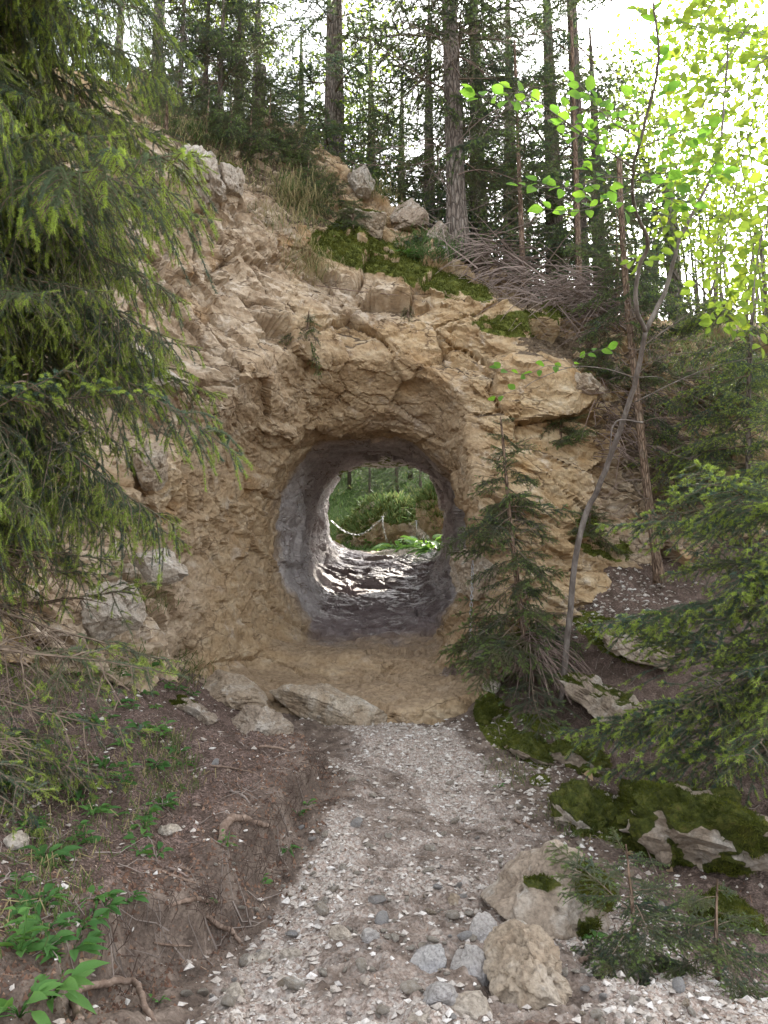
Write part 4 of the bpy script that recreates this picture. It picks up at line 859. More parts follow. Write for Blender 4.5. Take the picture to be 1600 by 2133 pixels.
for k, (px, py, Y, hh, s, lab) in enumerate([(430, 300, 10.4, .9, .62, 'bushy green spruce sapling under the slim spruces on the left rim'), (520, 330, 10.6, 1.0, .68, 'bright green spruce sapling on the left rim above the blocks'), (590, 350, 10.9, 1.0, .7, 'bright green spruce sapling at the right end of the left rim'),
        (640, 420, 11.0, .8, .6, 'dark spruce sapling in the notch beside the pale skyline block'), (735, 480, 11.0, .55, .45, 'tiny spruce seedling on the moss ledge under the pale skyline block'), (1290, 640, 11.0, 1.7, .85, 'dark bushy spruce at the right end of the ridge'),
        (1250, 800, 10.3, .9, .7, 'dark spruce sapling clinging to the right cliff top'), (640, 700, 10.2, .4, .5, 'small spruce tuft hanging in the crack above the tunnel'), (850, 665, 10.3, .3, .35, 'tiny spruce tuft hanging on the rock below the moss ledge'),
        (1530, 1000, 9.6, 1.6, .8, 'bushy spruce at the right edge below the sunlit slope'), (345, 275, 10.2, .9, .6, 'spruce sapling at the left end of the upper rim'), (480, 305, 10.5, .8, .62, 'spruce sapling in the grass between the two bright rim saplings'), (560, 300, 11.2, 1.1, .7, 'spruce sapling below the broken snag'), (620, 340, 11.4, .9, .62, 'spruce sapling at the skyline notch'), (690, 430, 11.2, .6, .5, 'spruce sapling left of the pale skyline block'), (1170, 930, 10.1, .7, .6, 'spruce sapling on the tan cliff above the young spruce'), (1420, 870, 10.6, 1.0, .75, 'spruce sapling on the shaded right cliff behind the slender spruce'), (1480, 1060, 10.4, .9, .7, 'spruce sapling low on the shaded right cliff'), (1230, 1120, 10.0, .5, .5, 'tiny spruce on the moss between the two slim stems')]):
    h = hit(px, py); b = np.array(h[0]) if h and h[0].y < 14 else at(px, py, Y); b = b + np.array([0, .05, -.05])
    hang = hh < .5
    spruce(lab, [b, b + np.array([0, -.03, hh * .5]), b + np.array([.02, -.05, hh])], .02 + .006 * hh, .005, 'twig' if 0 else 'red_bark', [(b[2] + .05, b[2] + hh, 34 if not hang else 12, B_MID, s, s * .3, 0, 360, -40 if hang else 0)], [(b[2], b[2] + hh * .5, 4, .4, .4)] , 40 + k, None, 'spruce_sapling', ns=7)
# snags
for lab, px, py, Y, r_, hh in [('broken grey snag on the upper left rim', 541, 240, 12.2, .12, 1.0), ('broken brown snag far behind on the right', 1398, 500, 15, .16, 1.4)]:
    b = at(px, py, Y); g0 = gz(b[0], b[1]); top = b[2] + hh * .9; pts = np.array([[b[0], b[1], g0 - .1], [b[0] + .02, b[1], (g0 + top) / 2], [b[0], b[1], top]]); t = empty('tree_snag', pts[0]); tag(t, lab, 'tree stump')
    trunk(t, pts - pts[0], r_, r_ * .8, 'spruce_bark', 11, flare=1.2); place(t, B_DEAD[1], (0, 0, (top - g0) * .7), .5, .3, .7, 0, 'dead_branch'); place(t, B_DEAD[2], (0, 0, (top - g0) * .8), 3, .2, .6, 0, 'dead_branch')
# the wood behind
def crown_mesh(seed, hgt, r, n):
    rg = np.random.default_rng(seed); Vs, Ts, As, Ms = [], [], [], []; off = 0
    data = []
    for me in B_FAR:
        V = np.empty(len(me.vertices) * 3, F32); me.vertices.foreach_get('co', V); V = V.reshape(-1, 3)
        me.calc_loop_triangles(); T = np.empty(len(me.loop_triangles) * 3, np.int32); me.loop_triangles.foreach_get('vertices', T)
        A = np.empty(len(V), F32); me.attributes['tip'].data.foreach_get('value', A); mi = np.empty(len(me.loop_triangles), np.int32); me.loop_triangles.foreach_get('material_index', mi); data.append((V, T.reshape(-1, 3), A, mi))
    for k in range(n):
        f = (k + rg.random()) / n; z = hgt * (.16 + .83 * f); sc = (r * (1 - f) ** .8 + .25) / 1.6 * rg.uniform(.75, 1.15); V, T, A, mi = data[rg.integers(3)]
        m = np.array((Matrix.Rotation(k * 2.4 + rg.normal(0, .3), 3, 'Z') @ Matrix.Rotation(rg.normal(.2, .15), 3, 'Y') @ Matrix.Rotation(rg.normal(0, .3), 3, 'X')))
        Vs.append(V @ m.T * sc + np.array([0, 0, z])); Ts.append(T + off); As.append(A); Ms.append(mi); off += len(V)
    return mesh_np('crown', np.concatenate(Vs), np.concatenate(Ts), False, {'tip': np.concatenate(As)}, [M['needle_far'], M['twig']], np.concatenate(Ms))
CROWN = [crown_mesh(500 + k, 14, 2.3, 46) for k in range(3)]
mb = MB(); mb.tube([(0, 0, -.5), (.03, 0, 5), (0, .03, 10), (0, 0, 13.9)], [.15, .12, .07, .02], 10); TRK = mb.mesh('trunk', [M['spruce_bark']], True)
rg = np.random.default_rng(77); spots = []
cand = [(6.1,31),(8.2,35),(4.4,28.5),(-9.5,17),(.4,15.6),(3.4,14.6),(-1.8,15.2),(-2.6,14.3),(-.9,14.1),(.9,13.9),(2.2,16.2),(3.0,17.2),(-3.9,16.8),(1.7,15.4),(4.3,14.6),(-7,18.5),(-5.2,16.2),(-6.4,20.5),(-6.0,29),(-2.4,30),(2.7,15.2),(-.3,15.0),(-3.2,15.6),(3.9,16.5),(7.2,18),(-6.2,26),(1.3,17.4),(-6.5,24),(-9,26),(-1.2,16.8),(-1,34),(-5,33),(-9,34),(-12,22),(-13,30),(-4,41),(-8.5,14),(-10.5,12.5),(-6.2,13.5),(-3.5,36),(-7,38),(-16,38)]  # the first three are added to block the sun at the tunnel exit
ww = ['left', 'right']
for k, (x, y) in enumerate(cand):
    t = empty('spruce_tree', (x, y, gz(x, y)), rg.uniform(0, 6.28)); s = rg.uniform(.85, 1.25); t.scale = (s, s, s * rg.uniform(.95, 1.2)) if y > 18 or x < -5 else (s * 1.2, s * 1.2, s * .6)
    obj('trunk', TRK, t); obj('crown', CROWN[k % 3], t)
    tag(t, 'spruce in the dense wood far behind the ridge', 'tree', 'spruces of the wood behind the ridge')

for k, (x, y, sc_, lab) in enumerate([(5.9, 7.4, .56, 'unseen spruce added just past the right edge to shade the path'), (6.9, 9.4, .6, 'unseen spruce added behind the one past the right edge, also for shade'), (5.4, 4.9, .52, 'unseen spruce added at the right of the photographer to shade the path'), (8.3, 8.0, .62, 'unseen spruce added on the right slope to shade the path'), (7.3, 6.1, .58, 'low unseen spruce added on the right slope to shade the path')]):  # out-of-view spruces, added to keep the sun off the foreground
    t = tag(empty('spruce_tree', (x, y, gz(x, y)), k * 1.7), lab, 'tree'); t.scale = (sc_ * 1.25, sc_ * 1.25, sc_); obj('trunk', TRK, t); obj('crown', CROWN[k % 3], t)

for k, (x, y, sc_, lab) in enumerate([(-.55, 28.5, .24, 'small pale spruce on the slope at the left of the view through the tunnel'), (.5, 29.5, .3, 'small spruce in the middle of the view through the tunnel'), (1.35, 28.0, .26, 'small spruce at the right of the view through the tunnel'), (-1.4, 30.5, .34, 'spruce in the leftmost gap of the tunnel view'), (1.1, 31.5, .42, 'taller spruce behind the others seen through the tunnel'), (-.1, 32.5, .4, 'farthest spruce seen through the tunnel'), (2.2, 30, .36, 'spruce half hidden by the right edge of the tunnel exit')]):
    t = tag(empty('spruce_tree', (x, y, gz(x, y)), k * 2.1), lab, 'tree'); t.scale = (sc_ * 1.7, sc_ * 1.7, sc_); obj('trunk', TRK, t); obj('crown', CROWN[k % 3], t)
# ------------------------------------------------------------------ beeches and herbs: leaves one by one
def leaf_mesh(name, mat, w=.34, fold=.10, curl=.10, n=5, point=1.0):
    """a pointed oval leaf, 1 m long along +X, folded along its rib"""
    t = np.linspace(0, 1, n + 2); hw = w * np.sin(np.pi * t ** .85) ** .8 * (1 - .15 * t * point); rib = np.stack([t, 0 * t, -curl * t ** 2], -1)
    V = [rib[0]]; F = []; T = []
    for k in range(1, n + 1):
        wv = .012 * (-1) ** k
        V += [rib[k] + np.array([0, hw[k], fold * hw[k] / w + wv]), rib[k], rib[k] + np.array([0, -hw[k], fold * hw[k] / w - wv])]
    V.append(rib[-1]); e = len(V) - 1
    T += [(0, 2, 1), (0, 3, 2)]
    for k in range(n - 1):
        a = 1 + 3 * k; F += [(a, a + 1, a + 4, a + 3), (a + 1, a + 2, a + 5, a + 4)]
    a = 1 + 3 * (n - 1); T += [(a, a + 1, e), (a + 1, a + 2, e)]
    # the stalk
    m = len(V); V += [(-.14, .008, .0), (-.14, -.008, 0), (0.02, .008, 0), (.02, -.008, 0)]; F.append((m, m + 1, m + 3, m + 2))
    return mesh_np(name, V, [np.array(T), np.array(F)], True, None, [M[mat]])
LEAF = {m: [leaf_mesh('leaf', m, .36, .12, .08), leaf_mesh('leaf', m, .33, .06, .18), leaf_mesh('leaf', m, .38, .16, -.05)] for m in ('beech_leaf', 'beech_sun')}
def leaf_rot(d, nrm):
    d = np.asarray(d, float); d /= np.linalg.norm(d); n = nrm - (nrm @ d) * d; n /= np.linalg.norm(n) + 1e-9; s = np.cross(n, d)
    return Matrix(np.stack([d, s, n], 1).tolist()).to_euler()
class Beech:
    def __init__(s, name, label, base, mat, seed, group=None):
        s.base = np.asarray(base, float); s.t = tag(empty(name, s.base), label, 'tree', group); s.mat = mat; s.rg = np.random.default_rng(seed); s.leaves = []; s.tw = MB()
    def limb(s, pts, r0, r1, ns=9, name='trunk'):
        p = smooth_path(pts, 6 * len(pts)) - s.base; mb = MB(); p[1:-1] += s.rg.normal(0, r0 * .12, p[1:-1].shape); mb.tube(p, np.linspace(r0, r1, len(p)), ns); return obj(name, mb.mesh(name, [M['beech_bark']], True), s.t)
    def spray(s, pts, r0, size, step=.09, side=.26, dens=1.0, up=(0, 0, 1), start=.12, jit=.55, bare=False):
        p = smooth_path(pts, 8 * len(pts)); s.tw.tube(p - s.base, np.linspace(r0, .0018, len(p)), 5)
        if bare: return
        L = np.r_[0, np.cumsum(np.linalg.norm(np.diff(p, axis=0), axis=1))]; up = np.asarray(up, float); k = 0; d = L[-1] * start
        while d < L[-1]:
            b = np.array([np.interp(d, L, p[:, a]) for a in range(3)]); j = min(np.searchsorted(L, d), len(p) - 1); tg = p[j] - p[j - 1]; tg /= np.linalg.norm(tg); sd = np.cross(up, tg); sd /= np.linalg.norm(sd) + 1e-9; sg = 1 if k % 2 else -1; k += 1
            f = d / L[-1]; l = side * (1 - .75 * f) * s.rg.uniform(.4, 1.2) * dens
            if l < .09: s.leaf(b, tg * .7 + sd * sg, up, size, jit)
            else:
                e = tg * .75 + sd * sg * .8 + s.rg.normal(0, .15, 3); e /= np.linalg.norm(e); q = b + e * l * np.linspace(0, 1, 5)[:, None] + np.array([0, 0, -.12]) * l * np.linspace(0, 1, 5)[:, None] ** 2
                s.tw.tube(q - s.base, [.0028, .0024, .002, .0016, .001], 3); m = max(2, int(l / .062))
                for w in range(m):
                    g = (w + .6) / m; c = q[0] + (q[-1] - q[0]) * g; ss = np.cross(up, e); ss /= np.linalg.norm(ss) + 1e-9
                    s.leaf(c, e * .7 + ss * (1 if w % 2 else -1), up, size * (.75 + .3 * g), jit)
                s.leaf(q[-1], e, up, size, jit)
            d += step * s.rg.uniform(.7, 1.3)
        s.leaf(p[-1], p[-1] - p[-2], up, size, jit)
    def leaf(s, b, d, up, size, jit):
        d = d / np.linalg.norm(d) + s.rg.normal(0, .18, 3); n = np.asarray(up) + s.rg.normal(0, jit, 3); s.leaves.append((b + d * size * .14, d, n, size * s.rg.uniform(.7, 1.15)))
    def done(s, most=300):
        obj('twig', s.tw.mesh('twig', [M['beech_bark']], True), s.t)['kind'] = 'stuff'
        def vis(l):
            px, py = proj(np.array(l[0])[None]); return -20 < px[0] < 1620 and -20 < py[0] < 2150
        ls = sorted(s.leaves, key=lambda l: (not vis(l), l[0][1])); first = ls[:most]; rest = ls[most:]
        for b, d, n, z in first: obj('leaf', LEAF[s.mat][s.rg.integers(3)], s.t, b - s.base, leaf_rot(d, n), z)
        if rest:
            V0 = []; mb = MB(); me = LEAF[s.mat][0]; V = np.array([v.co[:] for v in me.vertices]); T = [list(p.vertices) for p in me.polygons if len(p.vertices) == 3]; Q = [list(p.vertices) for p in me.polygons if len(p.vertices) == 4]
            for b, d, n, z in rest: mb.add(V * z @ np.array(leaf_rot(d, n).to_matrix()).T + (b - s.base), T, Q)
            o = obj('foliage', mb.mesh('foliage', [M[s.mat]], True), s.t); o['kind'] = 'stuff'
        print('beech leaves', len(ls))
        return s.t
def A(*l): return [at(*q) for q in l]
b0 = at(1160, 1260, 8.75); b0[2] = min(b0[2], gz(b0[0], b0[1]))
be = Beech('beech_sapling', 'crooked beech sapling with green leaves leaning up across the right of the cliff', b0, 'beech_leaf', 5)
be.limb([b0] + A((1205, 1130, 8.3), (1250, 1010, 8.0), (1290, 900, 7.6), (1325, 790, 7.2), (1345, 690, 6.9)), .034, .021, 10)
be.limb(A((1345, 690, 6.9), (1325, 640, 6.7), (1330, 560, 6.5), (1350, 505, 6.3), (1322, 430, 6.0), (1320, 350, 5.7), (1345, 250, 5.4), (1372, 120, 5.1), (1360, 0, 4.9), (1352, -120, 4.7)), .022, .006, 7, 'branch')
be.limb(A((1345, 690, 6.9), (1388, 600, 7.0), (1412, 510, 7.0), (1450, 430, 7.1), (1492, 340, 7.2), (1510, 200, 7.3), (1525, -60, 7.5)), .024, .008, 7, 'branch')
be.limb(A((1340, 880, 7.4), (1282, 880, 7.45), (1268, 955, 7.6)), .012, .005, 5, 'branch')
up1 = (0, -.85, .42)
S = .115
be.spray(A((1320, 350, 5.7), (1230, 290, 5.5), (1160, 240, 5.4), (1090, 195, 5.3), (1000, 205, 5.25)), .008, S, .075, .32, up=up1)
be.spray(A((1318, 372, 5.75), (1260, 370, 5.6), (1190, 390, 5.5), (1085, 388, 5.4)), .006, S, .10, .24, up=up1, start=.2)
be.spray(A((1320, 395, 5.85), (1270, 420, 5.7), (1200, 440, 5.6), (1135, 435, 5.5)), .005, S, .10, .26, up=up1, start=.15)
be.spray(A((1335, 290, 5.5), (1270, 250, 5.4), (1220, 190, 5.3), (1200, 170, 5.3)), .005, S, .085, .26, up=up1)
be.spray(A((1345, 250, 5.4), (1362, 160, 5.2), (1372, 100, 5.05), (1360, 0, 4.9), (1352, -60, 4.8)), .004, S * .95, .07, .17, up=up1, start=.0)
be.spray(A((1330, 310, 5.55), (1400, 280, 5.5), (1470, 260, 5.4)), .005, S, .08, .28, up=up1)
be.spray(A((1322, 365, 5.75), (1380, 350, 5.6), (1440, 370, 5.5), (1500, 360, 5.4)), .005, S, .08, .28, up=up1)
be.spray(A((1325, 420, 5.95), (1380, 410, 5.9), (1420, 430, 5.8)), .004, S, .10, .26, up=up1)
be.spray(A((1350, 505, 6.3), (1380, 480, 6.3), (1365, 440, 6.3)), .005, S, .2, .1, up=up1, bare=True)
be.spray(A((1322, 787, 7.2), (1260, 768, 7.1), (1190, 765, 7.0), (1120, 790, 6.9), (1090, 810, 6.85)), .007, S, .2, .1, up=up1, bare=True)
be.spray(A((1190, 765, 7.0), (1215, 740, 6.9), (1262, 725, 6.9)), .003, .10, .075, .07, up=(0, -.7, .6), start=.1)
be.spray(A((1185, 766, 7.0), (1140, 762, 6.9), (1095, 780, 6.85), (1040, 768, 6.8)), .003, .10, .085, .07, up=(0, -.7, .6), start=.1)
be.spray(A((1110, 795, 6.9), (1085, 808, 6.85), (1035, 826, 6.8)), .002, .09, .12, .05, up=(0, -.7, .6), start=.5)
be.spray(A((1322, 838, 7.35), (1420, 790, 7.1), (1500, 760, 6.9), (1620, 735, 6.6)), .007, S, .2, .1, up=up1, bare=True)
be.spray(A((1340, 720, 7.0), (1440, 650, 6.8), (1540, 580, 6.6), (1620, 545, 6.5)), .006, S, .3, .1, up=up1, bare=True)
be.spray(A((1322, 787, 7.2), (1370, 785, 7.2), (1395, 800, 7.1)), .005, S, .3, .1, up=up1, bare=True)
be.done()
b1 = np.array([5.3, 8.2, 0.0]); b1[2] = gz(b1[0], b1[1])
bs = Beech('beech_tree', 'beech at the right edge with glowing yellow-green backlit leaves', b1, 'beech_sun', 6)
bs.limb([b1, b1 + np.array([-.1, -.1, 3]), b1 + np.array([-.3, -.4, 6]), b1 + np.array([-.5, -.6, 10])], .14, .06, 12)
top = lambda z: b1 + np.array([-.05 * z, -.07 * z, z])
for pts in [((1620, -20, 6.9), (1500, 150, 6.7), (1420, 330, 6.6), (1392, 470, 6.5)), ((1640, 230, 7.2), (1500, 330, 7.0), (1400, 450, 6.8), (1330, 545, 6.7)), ((1650, 430, 7.2), (1540, 520, 7.0), (1440, 600, 6.9)),
            ((1640, 20, 6.6), (1560, 280, 6.5), (1510, 520, 6.4), (1520, 680, 6.4)), ((1560, -60, 6.4), (1450, 60, 6.3), (1410, 190, 6.2), (1350, 280, 6.2)), ((1620, 120, 6.2), (1540, 180, 6.1), (1470, 210, 6.0), (1430, 290, 6.0)),
            ((1640, 330, 6.0), (1590, 480, 6.0), (1570, 620, 6.0), (1585, 720, 6.0)), ((1640, 80, 7.4), (1480, 60, 7.2), (1330, 20, 7.0)), ((1650, 540, 7.0), (1560, 600, 6.9), (1480, 680, 6.8)), ((1640, 160, 7.8), (1520, 240, 7.6), (1440, 380, 7.5), (1450, 520, 7.4)), ((1560, -80, 7.6), (1480, 20, 7.4), (1480, 130, 7.3), (1420, 200, 7.3)), ((1650, 380, 7.9), (1560, 440, 7.8), (1500, 480, 7.7))]:
    w = A(*pts); st = top(min(max(w[0][2] - b1[2] - .6, 2), 9)); be_p = [st + (w[0] - st) * .5 + np.array([0, 0, .15])]
    bs.spray([st] + be_p + w, .012, .115, .075, .36, up=(0, -.7, .6), start=.42, jit=.65)
bs.done()
# leafy bushes glowing in the sun behind the ridge
def leaf_cloud(seed, n, r, size, mat):
    rg = np.random.default_rng(seed); mb = MB(); me = LEAF[mat][0]; V = np.array([v.co[:] for v in me.vertices]); T = [list(p.vertices) for p in me.polygons if len(p.vertices) == 3]; Q = [list(p.vertices) for p in me.polygons if len(p.vertices) == 4]
    cl = rg.normal(size=(14, 3)) * np.array(r) * .6
    for k in range(n):
        c = cl[rg.integers(14)] + rg.normal(size=3) * np.array(r) * .3; d = rg.normal(size=3); d[2] -= .3; mb.add(V * size * rg.uniform(.7, 1.2) @ np.array(leaf_rot(d, np.array([0, 0, 1.]) + rg.normal(0, .5, 3)).to_matrix()).T + c, T, Q)
    return mb.mesh('crown', [M[mat]], True), cl
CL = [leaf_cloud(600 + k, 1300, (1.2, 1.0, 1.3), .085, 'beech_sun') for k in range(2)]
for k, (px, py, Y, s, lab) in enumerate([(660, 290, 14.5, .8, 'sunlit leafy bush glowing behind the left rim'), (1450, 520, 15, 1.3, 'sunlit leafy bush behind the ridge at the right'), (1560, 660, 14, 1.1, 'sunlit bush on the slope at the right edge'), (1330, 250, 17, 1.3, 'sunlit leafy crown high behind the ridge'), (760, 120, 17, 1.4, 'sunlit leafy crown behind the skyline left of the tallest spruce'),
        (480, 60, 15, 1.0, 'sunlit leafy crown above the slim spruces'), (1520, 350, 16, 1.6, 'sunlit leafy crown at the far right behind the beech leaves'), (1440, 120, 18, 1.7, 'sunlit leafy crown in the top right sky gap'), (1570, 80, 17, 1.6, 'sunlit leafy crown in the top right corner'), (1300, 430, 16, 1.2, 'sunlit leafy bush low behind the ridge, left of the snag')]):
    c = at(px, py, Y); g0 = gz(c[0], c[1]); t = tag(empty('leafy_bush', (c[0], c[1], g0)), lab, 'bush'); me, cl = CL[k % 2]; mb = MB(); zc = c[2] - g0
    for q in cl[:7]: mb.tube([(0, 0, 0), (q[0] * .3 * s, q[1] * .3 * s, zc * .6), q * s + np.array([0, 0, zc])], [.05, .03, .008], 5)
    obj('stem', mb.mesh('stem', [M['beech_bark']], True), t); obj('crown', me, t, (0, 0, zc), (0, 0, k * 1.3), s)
# ------------------------------------------------------------------ herbs
HL = {m: [leaf_mesh('leaf', m, .20, .10, .35, 5), leaf_mesh('leaf', m, .24, .14, .22, 5), leaf_mesh('leaf', m, .16, .08, .5, 5)] for m in ('herb_leaf', 'herb_pale')}
def herb(label, px, py, size, nl, mat, seed, upright=False, group=None, name='herb_plant'):
    h = hit(px, py); rg = np.random.default_rng(seed)
    if h is None: return
    t = tag(empty(name, h[0] - Vector((0, 0, .01))), label, 'plant', group); mb = MB()
    for k in range(nl):
        a = k * 2.4 + rg.normal(0, .3); l = size * rg.uniform(.65, 1.15)
        if upright: z = size * 1.6 * (k + 1) / nl; st = np.array([.02 * math.sin(k), .02 * math.cos(k), z]); d = np.array([math.cos(a), math.sin(a), .35]); l *= 1.1 - .5 * k / nl
        else:
            el = rg.uniform(.35, 1.05); q = size * rg.uniform(.35, .8); st = np.array([math.cos(a) * q * math.cos(el), math.sin(a) * q * math.cos(el), q * math.sin(el)]); d = np.array([math.cos(a), math.sin(a), rg.uniform(-.1, .6)]); mb.tube([(0, 0, 0), st * np.array([.45, .45, .65]), st], [.003, .0025, .0018], 3)
        obj('leaf', HL[mat][rg.integers(3)], t, st, leaf_rot(d, np.array([0, -.25, 1.]) + rg.normal(0, .25, 3)), l)
    if upright: mb.tube([(0, 0, 0), (.01, .01, size * .8), (.02, 0, size * 1.65)], [.004, .003, .002], 4)
    if mb.n: obj('stem', mb.mesh('stem', [M[mat]], True), t)
HP = [(40,2115,.16,9,1,'big pale green herb filling the bottom left corner'),(110,2075,.14,8,1,'pale green herb beside the one in the bottom left corner'),(150,1985,.11,8,0,'broad-leaved herb beside the fallen brown leaf at lower left'),(40,1990,.13,9,1,'pale herb at the left edge above the bottom corner'),
      (80,1890,.11,8,0,'dark herb at the left edge in the lower bank'),(215,1895,.09,6,0,'herb with long leaves spreading over the lower bank edge'),(265,1880,.08,5,0,'small herb reaching out over the bank edge'),(95,1790,.11,9,0,'tall dark herb beside the white lichen stone'),(170,1760,.10,9,0,'bushy herb right of the white lichen stone'),(60,1720,.09,7,0,'herb behind the white lichen stone'),
      (325,1785,.08,5,0,'three-leaved herb alone on the bare bank'),(300,1700,.08,7,0,'herb in front of the pale ringed stone'),(340,1680,.07,7,0,'herb behind the pale ringed stone'),(260,1640,.08,8,0,'herb in the middle of the left bank'),(220,1600,.08,8,0,'herb under the lowest spruce bough'),(330,1600,.07,8,0,'herb patch right of the lowest spruce bough'),
      (160,1650,.09,8,0,'dark herb low on the left bank under the boughs'),(120,1600,.09,8,0,'herb in the shade of the left boughs'),(340,1540,.08,9,1,'rosette of long leaves below the low weathered block'),(370,1570,.06,7,0,'small rosette of dark leaves right of the long-leaved rosette'),(290,1520,.08,8,0,'herb left of the long-leaved rosette'),(190,1500,.10,9,0,'dark nettle-like herb under the cliff foot'),
      (240,1470,.09,9,0,'herb at the cliff foot right of the nettle-like one'),(250,1410,.09,9,0,'herb tuft on the cliff foot by the grass'),(300,1400,.10,9,0,'herb tuft growing against the left cliff foot'),(60,1560,.09,8,0,'herb at the left edge half hidden by boughs'),(30,1640,.10,8,0,'herb at the left edge below the boughs'),
      (620,1695,.05,8,0,'little herb on the eroded bank edge'),(470,1765,.045,9,1,'little bright herb under the grey root'),(600,1770,.045,9,0,'tiny herb tuft on the bank slope'),(545,1840,.045,7,1,'tiny sprouting herb below the bank edge'),(640,1675,.04,5,1,'tiny three-leaf seedling at the bank edge'),
      (1085,1570,.05,5,0,'small herb in the moss strip right of the path'),(1140,1590,.05,6,0,'small herb row below the moss strip'),(1240,1960,.05,8,1,'small herb at the foot of the cracked mossy boulder'),(1040,1640,.04,6,0,'tiny herb on the right gravel edge'),(330,2085,.03,4,1,'single seedling on the dark soil at the bottom'),(430,1880,.04,5,0,'small herb hanging on the bank roots')]
for k, (px, py, s, n, pale, lab) in enumerate(HP): herb(lab, px, py, s * (.8 if k < 10 else 1.25), n + (9 if k < 10 else 3), 'herb_pale' if pale else 'herb_leaf', 700 + k, k % 5 == 3)
for k, (px, py, s, lab) in enumerate([(825, 1150, .5, 'leafy plant by the path beyond the tunnel'), (885, 1150, .55, 'bright fern-like plant right of the path beyond the tunnel'), (905, 1160, .45, 'low bright plant at the right corner of the tunnel exit'), (770, 1140, .35, 'small plant under the crag beyond the tunnel'), (850, 535, .16, 'green leaf rosette on the moss under the big spruce')]): herb(lab, px, py, s, 16, 'herb_pale', 760 + k)
rg = np.random.default_rng(12); n = 0
while n < 60:
    px, py = rg.uniform(0, 420), rg.uniform(1400, 2000)
    if px > 420 - max(0, py - 1560) * .62: continue
    herb('low dark green herb among others on the left bank', px, py, rg.uniform(.05, .085) * (1 if py < 1750 else .9), int(rg.integers(6, 10)), 'herb_leaf' if rg.random() < .75 else 'herb_pale', 800 + n, False, 'low herbs on the left bank'); n += 1
# ------------------------------------------------------------------ roots, sticks, log
HPX = 1.25
def rope_thing(name, label, cat, pts, r, mat, ns=7, lift=.0, jit=.15, group=None, fork=None):
    p = np.array(pts, float); c = p[0]; q = smooth_path(p, 8 * len(p)); rg = np.random.default_rng(int(abs(c[0] * 1000)) % 9999); q[1:-1] += rg.normal(0, np.max(r) * jit, q[1:-1].shape); mb = MB()
    rr = np.interp(np.linspace(0, 1, len(q)), np.linspace(0, 1, len(r)), r) * (1 + rg.normal(0, .06, len(q))); mb.tube(q - c, rr, ns); 
    for f, d, l in (fork or []):
        j = int(f * (len(q) - 1)); mb.tube(q[j] - c + np.array(d) * l * np.linspace(0, 1, 5)[:, None] + rg.normal(0, .004, (5, 3)), np.linspace(rr[j] * .6, .001, 5), 4)
    return tag(obj(name, mb.mesh(name, [M[mat]], True), loc=c), label, cat, group)
def onground(l, lift): 
    out = []
    for q in l:
        h = hit(q[0], q[1], 'ground'); dz = q[2] if len(q) > 2 else 0; out.append(np.array(h[0]) + np.array([0, 0, lift + dz]))
    return out
for lab, l, r, lift in [('grey knobbly root crossing the top of the eroded bank', [(455,1755,-.03),(470,1728,.02),(490,1718,.03),(530,1720,.01),(575,1720,-.03)], (.016,.026,.022,.018,.010), .01),
        ('thin brown root along the middle of the bank edge', [(355,1890,0),(400,1882,.01),(440,1885,.01),(470,1875,-.02)], (.008,.012,.010,.006), .008), ('dangling brown root below the bank edge', [(430,1920,.02),(455,1942,.02),(480,1955,.03),(500,1965,-.01)], (.012,.013,.012,.010), .01),
        ('arched root at the bottom left corner', [(150,2100,-.02),(160,2088,.03),(220,2082,.05),(280,2080,.05),(300,2105,.01),(330,2140,-.03)], (.014,.016,.014,.013,.012,.010), .01), ('forked root end rising at the bottom left corner', [(145,2085,.02),(155,2110,.02),(170,2145,-.02)], (.014,.015,.012), .01),
        ('fine root hanging along the soil under the bank', [(320,1972,.01),(360,1980,.015),(400,1978,.01)], (.005,.006,.003), .006), ('thin root under the flat-topped block', [(540,1560,.01),(570,1565,.02),(610,1568,0)], (.010,.011,.006), .01)]:
    rope_thing('root', lab, 'root', onground(l, lift), r, 'root')
for k, (lab, l, r) in enumerate([('dark stick on the bank below the flat-topped block', [(440,1597),(480,1602),(530,1612)], .008), ('brown stick lying in the bank litter', [(480,1650),(505,1660),(520,1675)], .009), ('longest of three sticks beside the lone herb', [(320,1812),(360,1828),(408,1843)], .009),
        ('short stick next to the longest of three', [(345,1810),(370,1818),(392,1830)], .008), ('third stick above the other two', [(375,1810),(395,1817),(412,1825)], .007), ('curved pale twig at the bottom left', [(190,2035),(230,2048),(280,2058)], .005), ('pale stick among the right gravel', [(1075,1712),(1095,1722),(1115,1735)], .014),
        ('upright dry stalk leaning over the mossy bank', [(1320,1720,.0),(1335,1752,.03),(1370,1830,.02)], .005), ('short brown stick on the gravel at bottom right', [(1210,2005),(1230,1998),(1250,2000)], .012), ('pale stick in the gravel beside the log', [(1300,2085),(1320,2080),(1338,2079)], .010), ('thin twig across the tan rock above the tunnel', None, .008)]):
    if l is None:
        p = [np.array(hit(660, 602, 'cliff')[0]) + np.array([0, -.12, 0]), at(740, 606, hit(740, 606)[0].y - .2), at(830, 615, hit(830, 615)[0].y - .08)]
    else: p = onground(l, .008)
    rope_thing('stick', lab, 'stick', p, (r, r * .9, r * .6), 'dead' if k % 2 else 'root', 6, fork=[(.5, (.3, .4, .5), .08)] if l else [(.3, (-.2, -.1, -.9), .3)])
p = at(1090, 2150, 2.9); q = at(1225, 2135, 2.98); g_ = [gz(p[0], p[1]) + .055, gz(q[0], q[1]) + .06]
